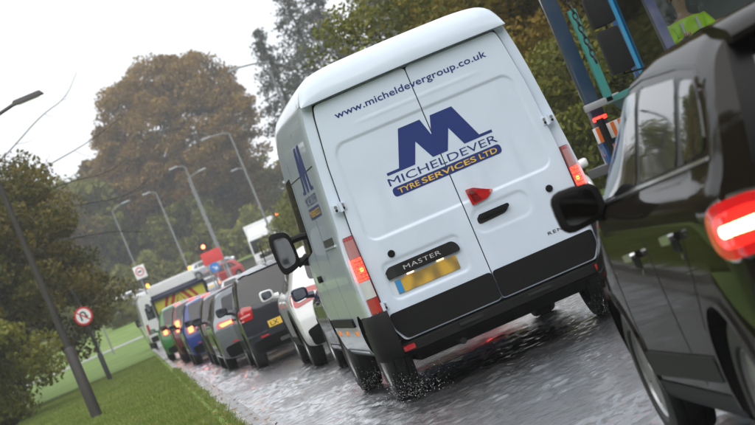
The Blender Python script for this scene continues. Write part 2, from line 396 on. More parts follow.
def car(name, label, cat, x, y, rz, L, W, H, pnt, belt=.93, zb=.2, tail=None, nose=None, wr=.31, ax=(.75,None), roof=None, group=None,
        lamps=(), lampmat=REDLENS, rwin=None, plate_txt=None, plate_z=.8, plate_mat=YPLATE, bumper=True, swins=None, front=False, wroof=.62, handles=True,
        hood=None, seams=True, rim=ALLOY, mirrors=True, mirmat=None, ns=46, refl=True, hub=7, gz0=0):
    """a passenger car. tail = (z, set-back) keys of the rear profile; swins = side window outlines in (y, z)"""
    hw=W/2; fa=ax[1] or L-.82; ra=ax[0]
    root=thing(name,label,cat,(x,y,gz0),rz,group)
    tail=tail or [(zb,.10),(.42,.02),(.55,0),(.7,.015),(belt-.02,.07),(belt+.1,.13),(H-.12,.36),(H,.46)]
    yrf=pchip(tail); hood=hood or [(L*.72,belt+.03),(L*.80,belt-.0),(L*.93,belt-.12),(L,belt-.22)]
    ztf=pchip([(0,H-.05),(.35,H-.015),(L*.36,H),(L*.5,H-.025),(L*.555,H-.08)]+hood)
    wf=pchip([(0,hw*.955),(.12,hw*.985),(.5,hw),(L*.7,hw),(L*.9,hw*.97),(L,hw*.90)])
    def sect(yy):
        zt=ztf(yy); w_=wf(yy); zs=min(belt,zt-.05); h=zt-zs; g=smooth01((zt-belt)/(H-belt-.05)) ; wt=hw*(wroof+.02)*g+w_*.86*(1-g)
        sm=smooth01((yy)/.3)
        p=[(0,zb),(w_*.8,zb),(w_*.955,zb+.03),(w_*.985,zb+.13),(w_*1.0,zb+.5*(zs-zb)),(w_*1.0,zs-.16),(w_*.985,zs-.05),(w_*(.93 if g>.3 else .92),zs+.008)]
        wb=p[-1][0]
        p+=[(wb+(wt-wb)*.33,zs+h*.33),(wb+(wt-wb)*.66,zs+h*.64),(wt,zt-h*.12-.02),(wt*.88,zt-.028*g-.008),(wt*.5,zt-.008*g-.002),(0,zt)]
        return chaikin(p,2)
    yff=pchip(nose or [(zb,.06),(.5,0),(.62,.01),(.8,.10),(H,.2)])
    V,F_=shell(L,sect,yrf,yff,ns,wref=hw)
    sf=Surf(V,F_); cut=[]
    for yy in (ra,fa):
        for s in (-1,1): cut.append((min(s*(hw+.1),s*(hw-.27)),max(s*(hw+.1),s*(hw-.27)),yy,wr+.005,wr+.055))
    cut_body('body',V,F_,[pnt,DARKM],cut,root)
    for yy in (ra,fa):
        for s in (-1,1): wheel(root,s*(hw-.125),yy,wr,.2,rim,hub)
    def side(nm,poly,mat,off=.004,both=True,res=.08,parent=root,thick=.012):
        r_=None
        for s in ((-1,1) if both else (-1,)):
            r_=obj(nm,mkmesh(nm,*sf.lay(poly,frame_side(s),off,res,thick),mat),parent)
        return r_
    def rear(nm,poly,mat,off=.004,res=.06,thick=.015,parent=root,fr=FR_REAR): return obj(nm,mkmesh(nm,*sf.lay(poly,fr,off,res,thick),mat),parent)
    # glass
    top=H-.13
    swins=swins if swins is not None else [[(.62,belt+.06),(.98,belt+.03),(1.02,top-.01),(.86,top-.03)],[(1.04,belt+.03),(L*.44,belt+.02),(L*.44,top+.01),(1.07,top)],[(L*.455,belt+.02),(L*.68,belt+.01),(L*.70,belt+.05),(L*.565,top-.01),(L*.455,top+.01)]]
    if len(swins): 
        for wpoly in swins: side('side_window',rounded(wpoly,.05,3),GLASS)
    rwin=rwin or [(-hw*.70,belt+.10),(hw*.70,belt+.10),(hw*.56,H-.10),(-hw*.56,H-.10)]
    rw_=rear('rear_window',rounded(rwin,.07,4),GLASS)
    if front or True:
        obj('windscreen',mkmesh('windscreen',*sf.lay(rounded([(-hw*.78,L*.74),(hw*.78,L*.74),(hw*.60,L*.565),(-hw*.60,L*.565)],.06,3),FR_TOP,.004,.1,.01),GLASS),root)
    # lower bumper, seams, handles
    if bumper: rear('bumper',rounded([(-hw*.86,zb+.03),(hw*.86,zb+.03),(hw*.9,.42),(hw*.5,.45),(-hw*.5,.45),(-hw*.9,.42)],.05,3),BLACK,.006,.08)
    if bumper: side('sill',[(ra+wr+.1,zb+.03),(fa-wr-.1,zb+.03),(fa-wr-.1,zb+.13),(ra+wr+.1,zb+.13)],BLACK,.004,res=.15)
    if seams:
        for yy in (L*.448,):
            side('door_seam',stroke([(yy-.02,zb+.15),(yy,.6),(yy,belt)],.009),DARKM,.0015,thick=.002)
        side('door_seam',stroke([(ra+wr+.02,zb+.35),(ra+wr+.06,.62),(ra+.2,.78),(ra+.18,belt)],.009),DARKM,.0015,thick=.002)
        side('door_seam',stroke([(L*.675,zb+.15),(L*.69,.6),(L*.675,belt)],.009),DARKM,.0015,thick=.002)
    if handles:
        for yy in (ra+.42,L*.5):
            side('door_handle',rounded([(yy,belt-.10),(yy+.19,belt-.12),(yy+.19,belt-.09),(yy,belt-.07)],.014,2),pnt,.022,thick=.03)
    if mirrors:
        for s in (-1,1): mirror(root,s*(hw+.10),L*.655,belt+.09,s,mirmat or pnt,inner=hw*.93)
    for lp in lamps:
        for s in (-1,1):
            poly,mt,ang,cc=lp[:4]; o_=lp[4] if len(lp)>4 else .008
            obj('tail_light',mkmesh('tail_light',*sf.lay(rounded(poly,.03,3),frame_corner(s,ang,cc),o_,.05,.02),mt),root)
    if refl:
        for s in (-1,1): rear('reflector',rounded([(s*hw*.62-.07,.46),(s*hw*.62+.07,.46),(s*hw*.62+.07,.49),(s*hw*.62-.07,.49)],.01,2),REDLENS,.009)
    if plate_txt is not None: plate(root,sf,0,plate_z,plate_txt,plate_mat)
    if front:
        FF=FR_FRONT(L)
        for s in (-1,1):
            obj('headlight',mkmesh('headlight',*sf.lay(rounded([(-.17,.62),(.15,.60),(.19,.72),(-.1,.70)],.04,3),frame_corner(s,30,(hw*.78,L-.1),True),.008,.05,.02),M('headlamp_lens',(.75,.77,.8),.08,coat=1,emis=1.2,ecol=(1,.98,.92))),root)
        obj('grille',mkmesh('grille',*sf.lay(rounded([(-hw*.55,.33),(hw*.55,.33),(hw*.6,.45),(-hw*.6,.45)],.04,3),FF,.006,.08,.02),BLACK),root)
        obj('upper_grille',mkmesh('upper_grille',*sf.lay(rounded([(-hw*.4,.58),(hw*.4,.58),(hw*.42,.65),(-hw*.42,.65)],.02,3),FF,.006,.08,.02),BLACK),root)
        plate(root,sf,0,.5,None,WPLATE,FF)
    root['_']=0; del root['_']
    return root,sf,side,rear

# ------------------------------------------------------------------ the setting
def gz(y): return 3.4*smooth01((y-112)/140)
KX0, KX1, RX1 = .62, .75, 9.6        # kerb strip and far road edge
def strip(name, xs, ys, dz, mat, kind='structure'):
    V=[(x,y,gz(y)+dz) for y in ys for x in xs]; n=len(xs)
    F_=[(j*n+i,j*n+i+1,(j+1)*n+i+1,(j+1)*n+i) for j in range(len(ys)-1) for i in range(n-1)]
    return tag(obj(name,mkmesh(name,V,F_,mat)),kind=kind)
YS=list(np.arange(-30,110,14))+list(np.arange(110,260,5))+[262,275,300,330]
def ground_mat(name, c1, c2, c3, sc, bump, bsc, rough):
    m=bpy.data.materials.new(name); m.use_nodes=True; n=m.node_tree; b=n.nodes['Principled BSDF']; b.inputs['Roughness'].default_value=rough
    tc=n.nodes.new('ShaderNodeTexCoord'); a=n.nodes.new('ShaderNodeTexNoise'); a.inputs['Scale'].default_value=sc; a.inputs['Detail'].default_value=6
    n.links.new(tc.outputs['Object'],a.inputs['Vector']); cr=n.nodes.new('ShaderNodeValToRGB'); e=cr.color_ramp.elements
    e[0].position=.3; e[0].color=(*c1,1); e[1].position=.72; e[1].color=(*c3,1); k=e.new(.5); k.color=(*c2,1)
    n.links.new(a.outputs['Fac'],cr.inputs[0])
    f=n.nodes.new('ShaderNodeTexNoise'); f.inputs['Scale'].default_value=bsc; f.inputs['Detail'].default_value=3; n.links.new(tc.outputs['Object'],f.inputs['Vector'])
    mm=n.nodes.new('ShaderNodeMix'); mm.data_type='RGBA'; mm.blend_type='MULTIPLY'; mm.inputs[0].default_value=.6
    g=n.nodes.new('ShaderNodeMapRange'); g.inputs[1].default_value=.3; g.inputs[2].default_value=.7; g.inputs[3].default_value=.5; g.inputs[4].default_value=1.3; n.links.new(f.outputs['Fac'],g.inputs[0])
    n.links.new(cr.outputs[0],mm.inputs[6]); n.links.new(g.outputs[0],mm.inputs[7]); n.links.new(mm.outputs[2],b.inputs['Base Color'])
    bp=n.nodes.new('ShaderNodeBump'); bp.inputs['Strength'].default_value=bump; bp.inputs['Distance'].default_value=.03
    n.links.new(f.outputs['Fac'],bp.inputs['Height']); n.links.new(bp.outputs[0],b.inputs['Normal'])
    return m
GRASSM=ground_mat('turf',(.095,.165,.022),(.14,.225,.03),(.19,.26,.045),.35,.8,14,.9)
def wet_road():
    m=bpy.data.materials.new('wet_asphalt'); m.use_nodes=True; n=m.node_tree; b=n.nodes['Principled BSDF']
    tc=n.nodes.new('ShaderNodeTexCoord')
    def noise(sc,det=4,rough=.55,vec=None):
        a=n.nodes.new('ShaderNodeTexNoise'); a.inputs['Scale'].default_value=sc; a.inputs['Detail'].default_value=det; a.inputs['Roughness'].default_value=rough
        n.links.new(vec or tc.outputs['Object'],a.inputs['Vector']); return a.outputs['Fac']
    def mr(src,a,b_,c,d):
        g=n.nodes.new('ShaderNodeMapRange'); g.inputs[1].default_value=a; g.inputs[2].default_value=b_; g.inputs[3].default_value=c; g.inputs[4].default_value=d; n.links.new(src,g.inputs[0]); return g.outputs[0]
    agg=noise(70,5,.7); wear=noise(1.3,5)
    cr=n.nodes.new('ShaderNodeValToRGB'); e=cr.color_ramp.elements; e[0].position=.3; e[0].color=(.024,.024,.027,1); e[1].position=.75; e[1].color=(.08,.08,.08,1)
    n.links.new(agg,cr.inputs[0]); n.links.new(cr.outputs[0],b.inputs['Base Color'])
    # water film: smoother where it pools, rough stones where it drains; ruts run along the lane
    mp=n.nodes.new('ShaderNodeMapping'); mp.inputs['Scale'].default_value=(1.6,.12,1); n.links.new(tc.outputs['Object'],mp.inputs[0])
    rut=noise(1,3,.5,mp.outputs[0])
    n.links.new(mr(rut,.35,.65,.14,.28),b.inputs['Roughness'])
    b.inputs['Specular IOR Level'].default_value=.8; b.inputs['Coat Weight'].default_value=1; b.inputs['Coat IOR'].default_value=1.4
    n.links.new(mr(rut,.35,.65,.03,.08),b.inputs['Coat Roughness'])
    mp2=n.nodes.new('ShaderNodeMapping'); mp2.inputs['Scale'].default_value=(7,7,1); n.links.new(tc.outputs['Object'],mp2.inputs[0])
    rip=noise(1.6,3,.6,mp2.outputs[0])
    b1=n.nodes.new('ShaderNodeBump'); b1.inputs['Strength'].default_value=.7; b1.inputs['Distance'].default_value=.006; n.links.new(agg,b1.inputs['Height'])
    b2=n.nodes.new('ShaderNodeBump'); b2.inputs['Strength'].default_value=1.0; b2.inputs['Distance'].default_value=.012; n.links.new(rip,b2.inputs['Height']); n.links.new(b1.outputs[0],b2.inputs['Normal'])
    n.links.new(b2.outputs[0],b.inputs['Normal']); n.links.new(b2.outputs[0],b.inputs['Coat Normal']); return m
ROADM=wet_road()
strip('ground',[-600,-60,0,9,60,600],[-60]+YS[1:]+[420,700,1400],-.06,GRASSM)
def road_surface():
    # coarse surface dressing with a film of water: real ripples of a few millimetres near the camera, flattening with distance
    hx,hy=.04,.04; nx,ny=int(9.2/hx),int(96/hy); gg=np.random.default_rng(5); fx=np.fft.fftfreq(nx,hx)[:,None]; fy=np.fft.fftfreq(ny,hy)[None,:]; fr=np.hypot(fx,fy*1.15)
    def band(lo,hi): 
        q=np.fft.ifft2(np.fft.fft2(gg.normal(0,1,(nx,ny)))*np.exp(-(fr/hi)**2)*(1-np.exp(-(fr/lo)**2))).real; return q/q.std()
    amp=np.clip(.8+.35*band(.01,.5),.25,1.5); h=(band(3.0,7.0)*.0036+band(1.2,3.0)*.0022)*amp
    xs=list(np.arange(KX1-.01,4.6,.035))+[4.8,5.2,6,7,8,9,RX1+.01]
    ys=[-30,-10,4]+list(np.arange(7,20,.04))+list(np.arange(20,42,.055))+list(np.arange(42,96,.11))+[y for y in YS if y>97]
    X,Y=np.meshgrid(xs,ys); I=np.clip(((X-.7)/hx).astype(int),0,nx-1); J=np.clip(((Y-5)/hy).astype(int),0,ny-1)
    Z=h[I,J]*np.clip(1.05+Y/70,0,2)*np.clip((Y-6)/2,0,1)*np.clip((96-Y)/30,0,1)*np.clip((5-X)/.6,0,1)+np.vectorize(gz)(Y)
    n=len(xs); V=np.c_[X.ravel(),Y.ravel(),Z.ravel()]; a=(np.arange(len(ys)-1)[:,None]*n+np.arange(n-1)[None,:]).ravel(); F_=np.c_[a,a+1,a+n+1,a+n]
    me=bpy.data.meshes.new('road'); me.from_pydata(V.tolist(),[],F_.tolist()); me.materials.append(ROADM); me.shade_smooth(); return tag(obj('road',me),kind='structure')
road_surface()
strip('grass_verge',[-60,-20,-6,KX0],YS,.095,GRASSM)
strip('right_verge',[RX1+.14,20,60],YS,.095,GRASSM)
# crossing road far ahead, with its own verge strip
strip('slip_road',[9.2,12,17,22],[150,160,170,180,190,200,212],.115,ROADM)
cr_=strip('crossing_road',[-70,0,9,70],[211,215,221],.135,ROADM)
strip('footpath',[-14,-6,-2,KX0-.02],[148,149,150,151],.11,M('wet_concrete',(.24,.235,.22),.35,var=.2,bump=.3))
# gutter channel: worn concrete, wet
strip('gutter',[KX1,KX1+.18],YS[:24],.014,M('wet_gutter',(.16,.155,.145),.22,var=.35,scale=5,bump=.5,bscale=25))
KERBM=M('kerb_concrete',(.30,.29,.27),.45,var=.3,scale=5,bump=.4,bscale=40,dirt=.5)
for nm,xa,xb,y0,y1 in (('kerb',KX0,KX1,19,128),('right_kerb',RX1,RX1+.13,30,128)):
    kb=MB().box(xa+.03,xb-.03,y0,y1,-.1,.05).build(nm,KERBM); tag(kb,kind='structure')
    st=MB().box(xa,xb,-.445,.445,-.05,.112,.012).build('kerb_stone',KERBM); stm=st.data; bpy.data.objects.remove(st)
    nk=int((y1-y0)/.915)
    for i in range(nk):
        s=obj('kerb_stone',stm,kb,((random.random()-.5)*.012,y0+.46+i*.915,(random.random()-.6)*.014)); s.rotation_euler=(0,(random.random()-.5)*.03,(random.random()-.5)*.008)
ml=tag(obj('lane_marking',mkmesh('lane_marking',[(4.7+dx,yy+dy,gz(yy)+.012) for yy in np.arange(10,150,6) for dx,dy in ((-.05,0),(.05,0),(.05,2),(-.05,2))],[(i*4,i*4+1,i*4+2,i*4+3) for i in range(len(np.arange(10,150,6)))],M('road_paint',(.7,.7,.68),.4,var=.2,dirt=.4),False)),kind='structure')
# grass blades on the verge (nearest strip in view) and tufts leaning over the kerb
def blades(name, N, fx, mat, hmin=.03, hmax=.08, seed=1):
    g=np.random.default_rng(seed); x,y,z=fx(g,N); h=g.uniform(hmin,hmax,N); a=g.uniform(0,2*PI,N); wd=g.uniform(.003,.008,N)*(1+y/60); ln=g.normal(0,.035,(N,2))
    V=np.empty((N,3,3)); V[:,0]=np.c_[x-np.cos(a)*wd,y-np.sin(a)*wd,z]; V[:,1]=np.c_[x+np.cos(a)*wd,y+np.sin(a)*wd,z]; V[:,2]=np.c_[x+ln[:,0],y+ln[:,1],z+h]
    return tag(obj(name,fastmesh(name,V.reshape(-1,3),3,mat)),kind='stuff')
def fastmesh(name, V, k, mat):
    me=bpy.data.meshes.new(name); nv=len(V); nf=nv//k
    me.vertices.add(nv); me.vertices.foreach_set('co',np.ascontiguousarray(V,dtype=np.float32).ravel())
    me.loops.add(nv); me.loops.foreach_set('vertex_index',np.arange(nv,dtype=np.int32))
    me.polygons.add(nf); me.polygons.foreach_set('loop_start',np.arange(0,nv,k,dtype=np.int32))
    me.materials.append(mat); me.update(calc_edges=True); return me
def leaf_mat(name, cols, trans=.3, rough=.55):
    """each leaf takes its own colour out of the ramp; whole boughs lean one way or the other"""
    m=bpy.data.materials.new(name); m.use_nodes=True; n=m.node_tree; b=n.nodes['Principled BSDF']; b.inputs['Roughness'].default_value=rough; b.inputs['Specular IOR Level'].default_value=.25
    g=n.nodes.new('ShaderNodeNewGeometry'); tc=n.nodes.new('ShaderNodeTexCoord'); nz=n.nodes.new('ShaderNodeTexNoise'); nz.inputs['Scale'].default_value=.55; nz.inputs['Detail'].default_value=3
    n.links.new(tc.outputs['Object'],nz.inputs['Vector'])
    ad=n.nodes.new('ShaderNodeMix'); ad.inputs[0].default_value=.5
    mr=n.nodes.new('ShaderNodeMapRange'); mr.inputs[1].default_value=.3; mr.inputs[2].default_value=.7; n.links.new(nz.outputs['Fac'],mr.inputs[0])
    n.links.new(g.outputs['Random Per Island'],ad.inputs[2]); n.links.new(mr.outputs[0],ad.inputs[3])
    cr=n.nodes.new('ShaderNodeValToRGB'); cr.color_ramp.interpolation='LINEAR'; e=cr.color_ramp.elements
    for i,c in enumerate(cols):
        p=i/(len(cols)-1)
        k=e[0] if i==0 else (e[1] if i==len(cols)-1 else e.new(p)); k.position=p; k.color=(*c,1)
    n.links.new(ad.outputs[0],cr.inputs[0]); n.links.new(cr.outputs[0],b.inputs['Base Color'])
    t=n.nodes.new('ShaderNodeBsdfTranslucent'); n.links.new(cr.outputs[0],t.inputs[0]); mx=n.nodes.new('ShaderNodeMixShader'); mx.inputs[0].default_value=trans
    n.links.new(b.outputs[0],mx.inputs[1]); n.links.new(t.outputs[0],mx.inputs[2]); n.links.new(mx.outputs[0],n.nodes['Material Output'].inputs[0]); return m
GBLADE=leaf_mat('grass_blade',[(.09,.16,.018),(.14,.23,.03),(.20,.29,.05),(.27,.29,.08)],.25)
def fverge(g,N):
    y=19+ (g.random(N)**1.7)*75; x=KX0-.13-(g.random(N)**1.3)*(1.2+y*.045); return x,y,np.full(N,.095)
blades('verge_grass',170000,fverge,GBLADE)
def fedge(g,N):
    y=g.uniform(19,60,N); c=np.sin(y*2.1)+np.sin(y*5.3+1)+np.sin(y*.9); x=KX0+.03+g.normal(0,.03,N)+np.maximum(c,0)*.02-.03; return x,y,np.full(N,.09)
blades('kerb_edge_grass',5000,fedge,GBLADE,.03,.09,2)

# ------------------------------------------------------------------ trees
BARK=M('bark',(.045,.038,.03),.9,var=.4,scale=4,bump=.8,bscale=20)
def leaf_cloud(P, size, g, upbias=.25, asp=.6):
    N=len(P); n_=g.normal(0,1,(N,3)); n_[:,2]+=upbias*2; n_/=np.linalg.norm(n_,axis=1)[:,None]
    a=np.cross(n_,g.normal(0,1,(N,3))); a/=np.linalg.norm(a,axis=1)[:,None]; b=np.cross(n_,a); s=(size*g.uniform(.55,1.25,N))[:,None]
    V=np.empty((N,4,3)); V[:,0]=P-a*s; V[:,1]=P-b*s*asp+a*s*.1; V[:,2]=P+a*s; V[:,3]=P+b*s*asp+a*s*.1
    return V.reshape(-1,3)
def crown_points(g, nl, rx, rz, zc, nc, cr, wobble=.16, low=-.9, ry=None):
    ry=ry or rx; d=g.normal(0,1,(nc,3)); d/=np.linalg.norm(d,axis=1)[:,None]; rr=g.uniform(.25,1,nc)**.45
    d[:,2]=np.where(d[:,2]<low,d[:,2]*.4,d[:,2]); wob=1+wobble*np.sin(d[:,0]*4+1)*np.cos(d[:,2]*5)
    c=d*rr[:,None]*wob[:,None]*np.array([rx,ry,rz]); c[:,2]+=zc
    k=g.integers(0,nc,nl); cs=cr*g.uniform(.55,1.3,nc)
    q=g.normal(0,1,(nl,3)); q/=np.linalg.norm(q,axis=1)[:,None]; q*=(g.random(nl)**.5)[:,None]*cs[k][:,None]*np.array([1,1,.62])
    return c,c[k]+q
def tree_mesh(seed, nl, rx, rz, zc, nc, cr, leaf, mat, trunk_r=.25, low=-.9, ry=None, limbs=16, wobble=.16):
    g=np.random.default_rng(seed); c,P=crown_points(g,nl,rx,rz,zc,nc,cr,wobble,low,ry)
    cm=fastmesh('crown',leaf_cloud(P,leaf,g),4,mat)
    mb=MB(); top=zc+rz*.55
    mb.tube([(0,0,-.3),(trunk_r*.1,0,zc*.25),(-.1,.1,zc*.6),(.1,0,zc),(0,0,top)],[trunk_r*1.3,trunk_r,trunk_r*.8,trunk_r*.55,trunk_r*.12],9)
    for i in range(limbs):
        e=c[g.integers(0,nc)]; s=g.uniform(.35,.9)*zc; r=trunk_r*g.uniform(.2,.4); m_=Vector((e[0]*.5,e[1]*.5,s+(e[2]-s)*.35))
        mb.tube([(0,0,s),m_,Vector(e)],[r,r*.65,r*.15],6)
    return cm,mb
def plant(name,label,cat,meshes,x,y,rz=0,sc=1,group=None,z=None,szz=1):
    o=thing(name,label,cat,(x,y,(gz(y)+.02) if z is None else z),rz,group); o.scale=(sc,sc,sc*szz)
    obj('trunk',meshes[1],o); obj('crown',meshes[0],o); return o
def mk(t): 
    o=t[1].build('trunk',BARK); me=o.data; bpy.data.objects.remove(o); return t[0],me
LG_green=leaf_mat('leaves_green_autumn',[(.06,.095,.012),(.105,.15,.018),(.165,.20,.024),(.28,.25,.03),(.38,.24,.03)])
LG_olive=leaf_mat('leaves_olive',[(.06,.09,.014),(.11,.15,.02),(.175,.205,.028),(.28,.26,.038)])
LG_brown=leaf_mat('leaves_bronze',[(.075,.056,.016),(.125,.09,.022),(.19,.13,.028),(.25,.17,.035)])
LG_dark=leaf_mat('needles_dark',[(.03,.04,.024),(.045,.058,.034),(.07,.078,.045)],.15)
LG_left=leaf_mat('leaves_dark_autumn',[(.03,.06,.008),(.05,.095,.013),(.075,.125,.018),(.10,.145,.02),(.14,.17,.025),(.24,.17,.025)])
LG_gold=leaf_mat('leaves_gold_olive',[(.07,.095,.014),(.13,.16,.02),(.20,.21,.028),(.32,.27,.035)])
LG_russet=leaf_mat('leaves_russet',[(.10,.06,.014),(.17,.10,.018),(.26,.155,.024),(.34,.21,.035)])
T_A=mk(tree_mesh(1,95000,4.6,5.2,6.6,190,1.0,.078,LG_green,.25))
T_B=mk(tree_mesh(2,95000,5.2,4.6,6.0,190,1.05,.078,LG_olive,.28))
T_C=mk(tree_mesh(3,80000,4.2,5.6,6.8,170,1.05,.085,LG_gold,.25))
# trees behind the van, along the far side of the road
rt=[(T_A,13.5,58,.4,.95,'green autumn tree right behind the tail lamp side of the white van'),
    (T_B,14.6,66,1.7,1.1,'olive tree beyond the blue lorry arm'),
    (T_A,15.6,74,2.9,1.1,'yellowing tree above the middle of the van roof'),
    (T_C,19.5,72,.9,1.25,'tall golden tree behind the row over the van roof'),
    (T_B,18.0,86,4.1,1.05,'olive tree above the left half of the van roof'),
    (T_A,20.0,98,5.0,1.1,'green and gold tree next left from the olive one over the roof'),
    (T_C,25,104,2.2,1.4,'tall golden tree rising at the top edge above the van'),
    (T_B,18.5,50,3.3,1.2,'broad olive tree behind the blue lorry cab'),
    (T_A,15.5,48,1.1,1.0,'green tree behind the teal skip frame'),
    (T_B,23.5,86,.7,1.4,'tall olive tree in the second row above the web address')]
for i,(t,x,y,rz,sc,lb) in enumerate(rt): plant('roadside_tree',lb,'tree',t,x,y,rz,sc,'roadside trees beyond the oncoming lane')
# shrubs under that row
T_S=mk(tree_mesh(9,36000,2.6,1.9,1.7,90,.75,.075,LG_olive,.08,limbs=9))
for i,(x,y,sc) in enumerate([(12.2,52,1),(12.6,60,1.1),(12.0,69,1),(12.4,79,1.2),(12.1,90,1.1),(12.6,103,1.2),(12.8,118,1.2),(13.2,133,1.3),(13.6,150,1.4)]):
    plant('roadside_shrub','leafy olive shrub at the foot of the roadside trees','shrub',T_S,x,y,i*1.3,sc,'shrubs along the right verge')
# conifers fading into the mist
def conifer(seed,h,rb,n,leaf):
    g=np.random.default_rng(seed); P=[]; mb=MB().tube([(0,0,-.3),(.1,0,h*.5),(0,0,h)],[h*.016,h*.01,.02],8)
    nb=int(h*7)
    for i in range(nb):
        t=(i+g.random())/nb; z=h*(.12+.87*t); r=rb*(1-t)**.75*g.uniform(.6,1.15)+.15; a=g.uniform(0,2*PI)
        e=Vector((math.cos(a)*r,math.sin(a)*r,z-r*.22)); mb.tube([(0,0,z),e],[.05,.012],4,False)
        m_=int(n/nb*(.3+r/rb)); s=g.random(m_)**.6; q=np.c_[np.outer(s,[e.x,e.y]),z-s*r*.22]+g.normal(0,.16+.05*r,(m_,3))*np.array([1,1,.7]); P.append(q)
    P=np.vstack(P); return fastmesh('crown',leaf_cloud(P,leaf,g,.1,.4),4,LG_dark),mb
T_P=mk(conifer(4,17,4.8,15000,.15)); T_Q=mk(conifer(5,15,4.2,13000,.15))
for t,x,y,rz,sc,lb in [(T_P,23.4,215,0,1.25,'tall misty conifer left of the van roof'),(T_Q,26.6,222,1,1.4,'misty conifer nearest the van roof corner'),(T_Q,21.0,224,2,1.25,'leftmost misty conifer beside the tall street lamp'),(T_P,29.5,208,2.5,1.4,'dark conifer rising between van roof and bronze trees'),(T_P,33.5,225,4,1.5,'conifer behind the others over the van roof')]:
    plant('conifer',lb,'tree',t,x,y,rz,sc,'conifers in the mist')
# the great round tree and the wood beyond the junction
T_R=mk(tree_mesh(6,110000,8.8,9.2,14.6,460,1.5,.20,LG_russet,.6,low=-.8,wobble=.06))
c=atY(178,135,268)
plant('round_tree','great round bronze tree standing above the misty wood','tree',T_R,c.x,268,.3,1.0)
T_W=mk(tree_mesh(7,22000,5.5,5.0,5.6,120,1.5,.26,LG_olive,.3)); T_X=mk(tree_mesh(8,22000,5.0,5.2,5.8,110,1.5,.26,LG_brown,.3))
wl=['left end of the wood under the round tree','second from the left in the far wood','below the round tree crown','behind the lamp post with the square sign','behind the silver car','behind the red traffic light','behind the white lorry roof','beside the white lorry','nearest the van side mirror in the far wood','far right end of the wood']
for i in range(10):
    x=-6+i*5.2; y=262+ (i%3)*9; plant('wood_tree',('hazy olive' if i%2 else 'hazy bronze')+' woodland tree, '+wl[i],'tree',T_W if i%2 else T_X,x,y,i*1.1,(1.35 if i<3 else .8)+.1*((i*7)%3),'trees of the far wood')
for i in range(3):
    x=-20+i*10; y=300; plant('wood_tree','taller hazy tree in the back row of the far wood','tree',T_X if i%2 else T_W,x,y,i*2.1,1.3,'back row of the far wood')
def fwood(g,N):
    P=np.c_[g.uniform(-40,55,N),g.uniform(251,258,N),np.zeros(N)]; P[:,2]=3.4+g.random(N)**.8*(3.2+1.2*np.sin(P[:,0]*.5)+.6*np.sin(P[:,0]*1.7)); return P
g_=np.random.default_rng(21); tag(obj('woodland_undergrowth',fastmesh('woodland_undergrowth',leaf_cloud(fwood(g_,42000),.28,g_),4,LG_olive)),kind='stuff')
# left-hand tree overhanging the verge
T_L=mk(tree_mesh(12,120000,5.4,4.4,4.9,240,.9,.085,LG_left,.22,low=-.95,limbs=26))
lt=plant('verge_tree','dark autumn tree with bare twigs overhanging the grass verge','tree',T_L,-5.2,93,.6,1.06)
mb=MB()
for (pts) in [[(2,0,8.0),(3.6,0,8.7),(5.0,0,9.4),(6.0,0,9.6),(6.7,0,10.3)],[(2.5,0,7.4),(4.5,.3,7.7),(6.2,.2,7.9),(7.6,.2,8.3)],[(3,0,6.9),(5,.2,6.9),(6.4,.1,6.6),(7.5,0,7.0)],[(1,0,8.8),(1.4,0,9.9),(1.1,0,10.8)],[(2,0,6.6),(5,0,6.0),(6.6,0,5.6),(7.6,0,5.9)],[(3,-.3,5.2),(5.4,-.3,4.8),(6.8,-.3,4.2)],[(0,0,8.5),(-.6,0,10),(-.2,0,11.2)]]:
    pp=chaikin(pts,2); n=len(pp); mb.tube(pp,[.022*(1-i/n)+.006 for i in range(n)],5)
    for k in (n//3,n//2,2*n//3):
        q=Vector(pp[k]); d=Vector((random.uniform(.2,.9),random.uniform(-.3,.3),random.uniform(-.6,.7))); mb.tube([q,q+d*.6,q+d*1.0+Vector((0,0,.15))],[.010,.007,.004],4)
tw=mb.build('twigs',BARK,lt); tw.rotation_euler=(0,0,-.6)
# bushes on the bank
for x,y,sc,lb in [(-.1,182,.6,'rounded grey green bush on the grass beyond the footpath'),(-9.5,120,1.3,'bush at the left edge behind the lamp post'),(-4.2,190,.8,'bush behind the verge tree'),(-12,100,1.5,'dark bush under the left side of the verge tree'),(-5.6,77,1.2,'low bush left of the dark lamp post'),(-7.4,70,1.3,'dark bush at the very left edge of the picture')]:
    plant('bush',lb,'bush',T_S,x,y,x,sc,'bushes left of the road')
# the same belt of trees goes on beside and behind the camera; car bodies mirror it
for i,(x,y,t,sc) in enumerate([(-16,-24,T_B,1.8),(-15,-8,T_A,1.7),(-9,-18,T_B,1.8),(-3,-27,T_A,1.9),(5,-30,T_B,2.0),(12,-24,T_A,1.9),(-18,4,T_B,1.2),(-19,18,T_A,1.2),(-19,32,T_A,1.2),(-19,46,T_B,1.2),(-18,60,T_A,1.2),(-17,72,T_B,1.4),(-16,106,T_B,2.0),(-13.5,86,T_A,1.7),(-19.5,122,T_B,2.3),(15,-22,T_A,1.2),(15,-6,T_B,1.2),(15.5,10,T_A,1.2),(15.5,28,T_B,1.2),(-6,-30,T_A,1.8),(3,-38,T_B,1.9),(12,-32,T_A,1.8)]):
    plant('belt_tree','leafy tree of the belt mirrored in the car bodywork','tree',t,x,y,i*1.7,sc,'tree belt out of the frame')
# leaves blown onto the verge, kerb and gutter
gl=np.random.default_rng(31); NL=2200; ly=20+gl.random(NL)**1.5*70; lx=KX1+.25-np.abs(gl.normal(0,1.3,NL)); lz=np.where(lx>KX1,.022,np.where(lx>KX0,.118,.13))
tag(obj('fallen_leaves',fastmesh('fallen_leaves',leaf_cloud(np.c_[lx,ly,lz],.028,gl,3.0),4,leaf_mat('fallen_leaf',[(.10,.05,.015),(.22,.12,.03),(.35,.22,.05),(.30,.16,.03)],.1))),kind='stuff')

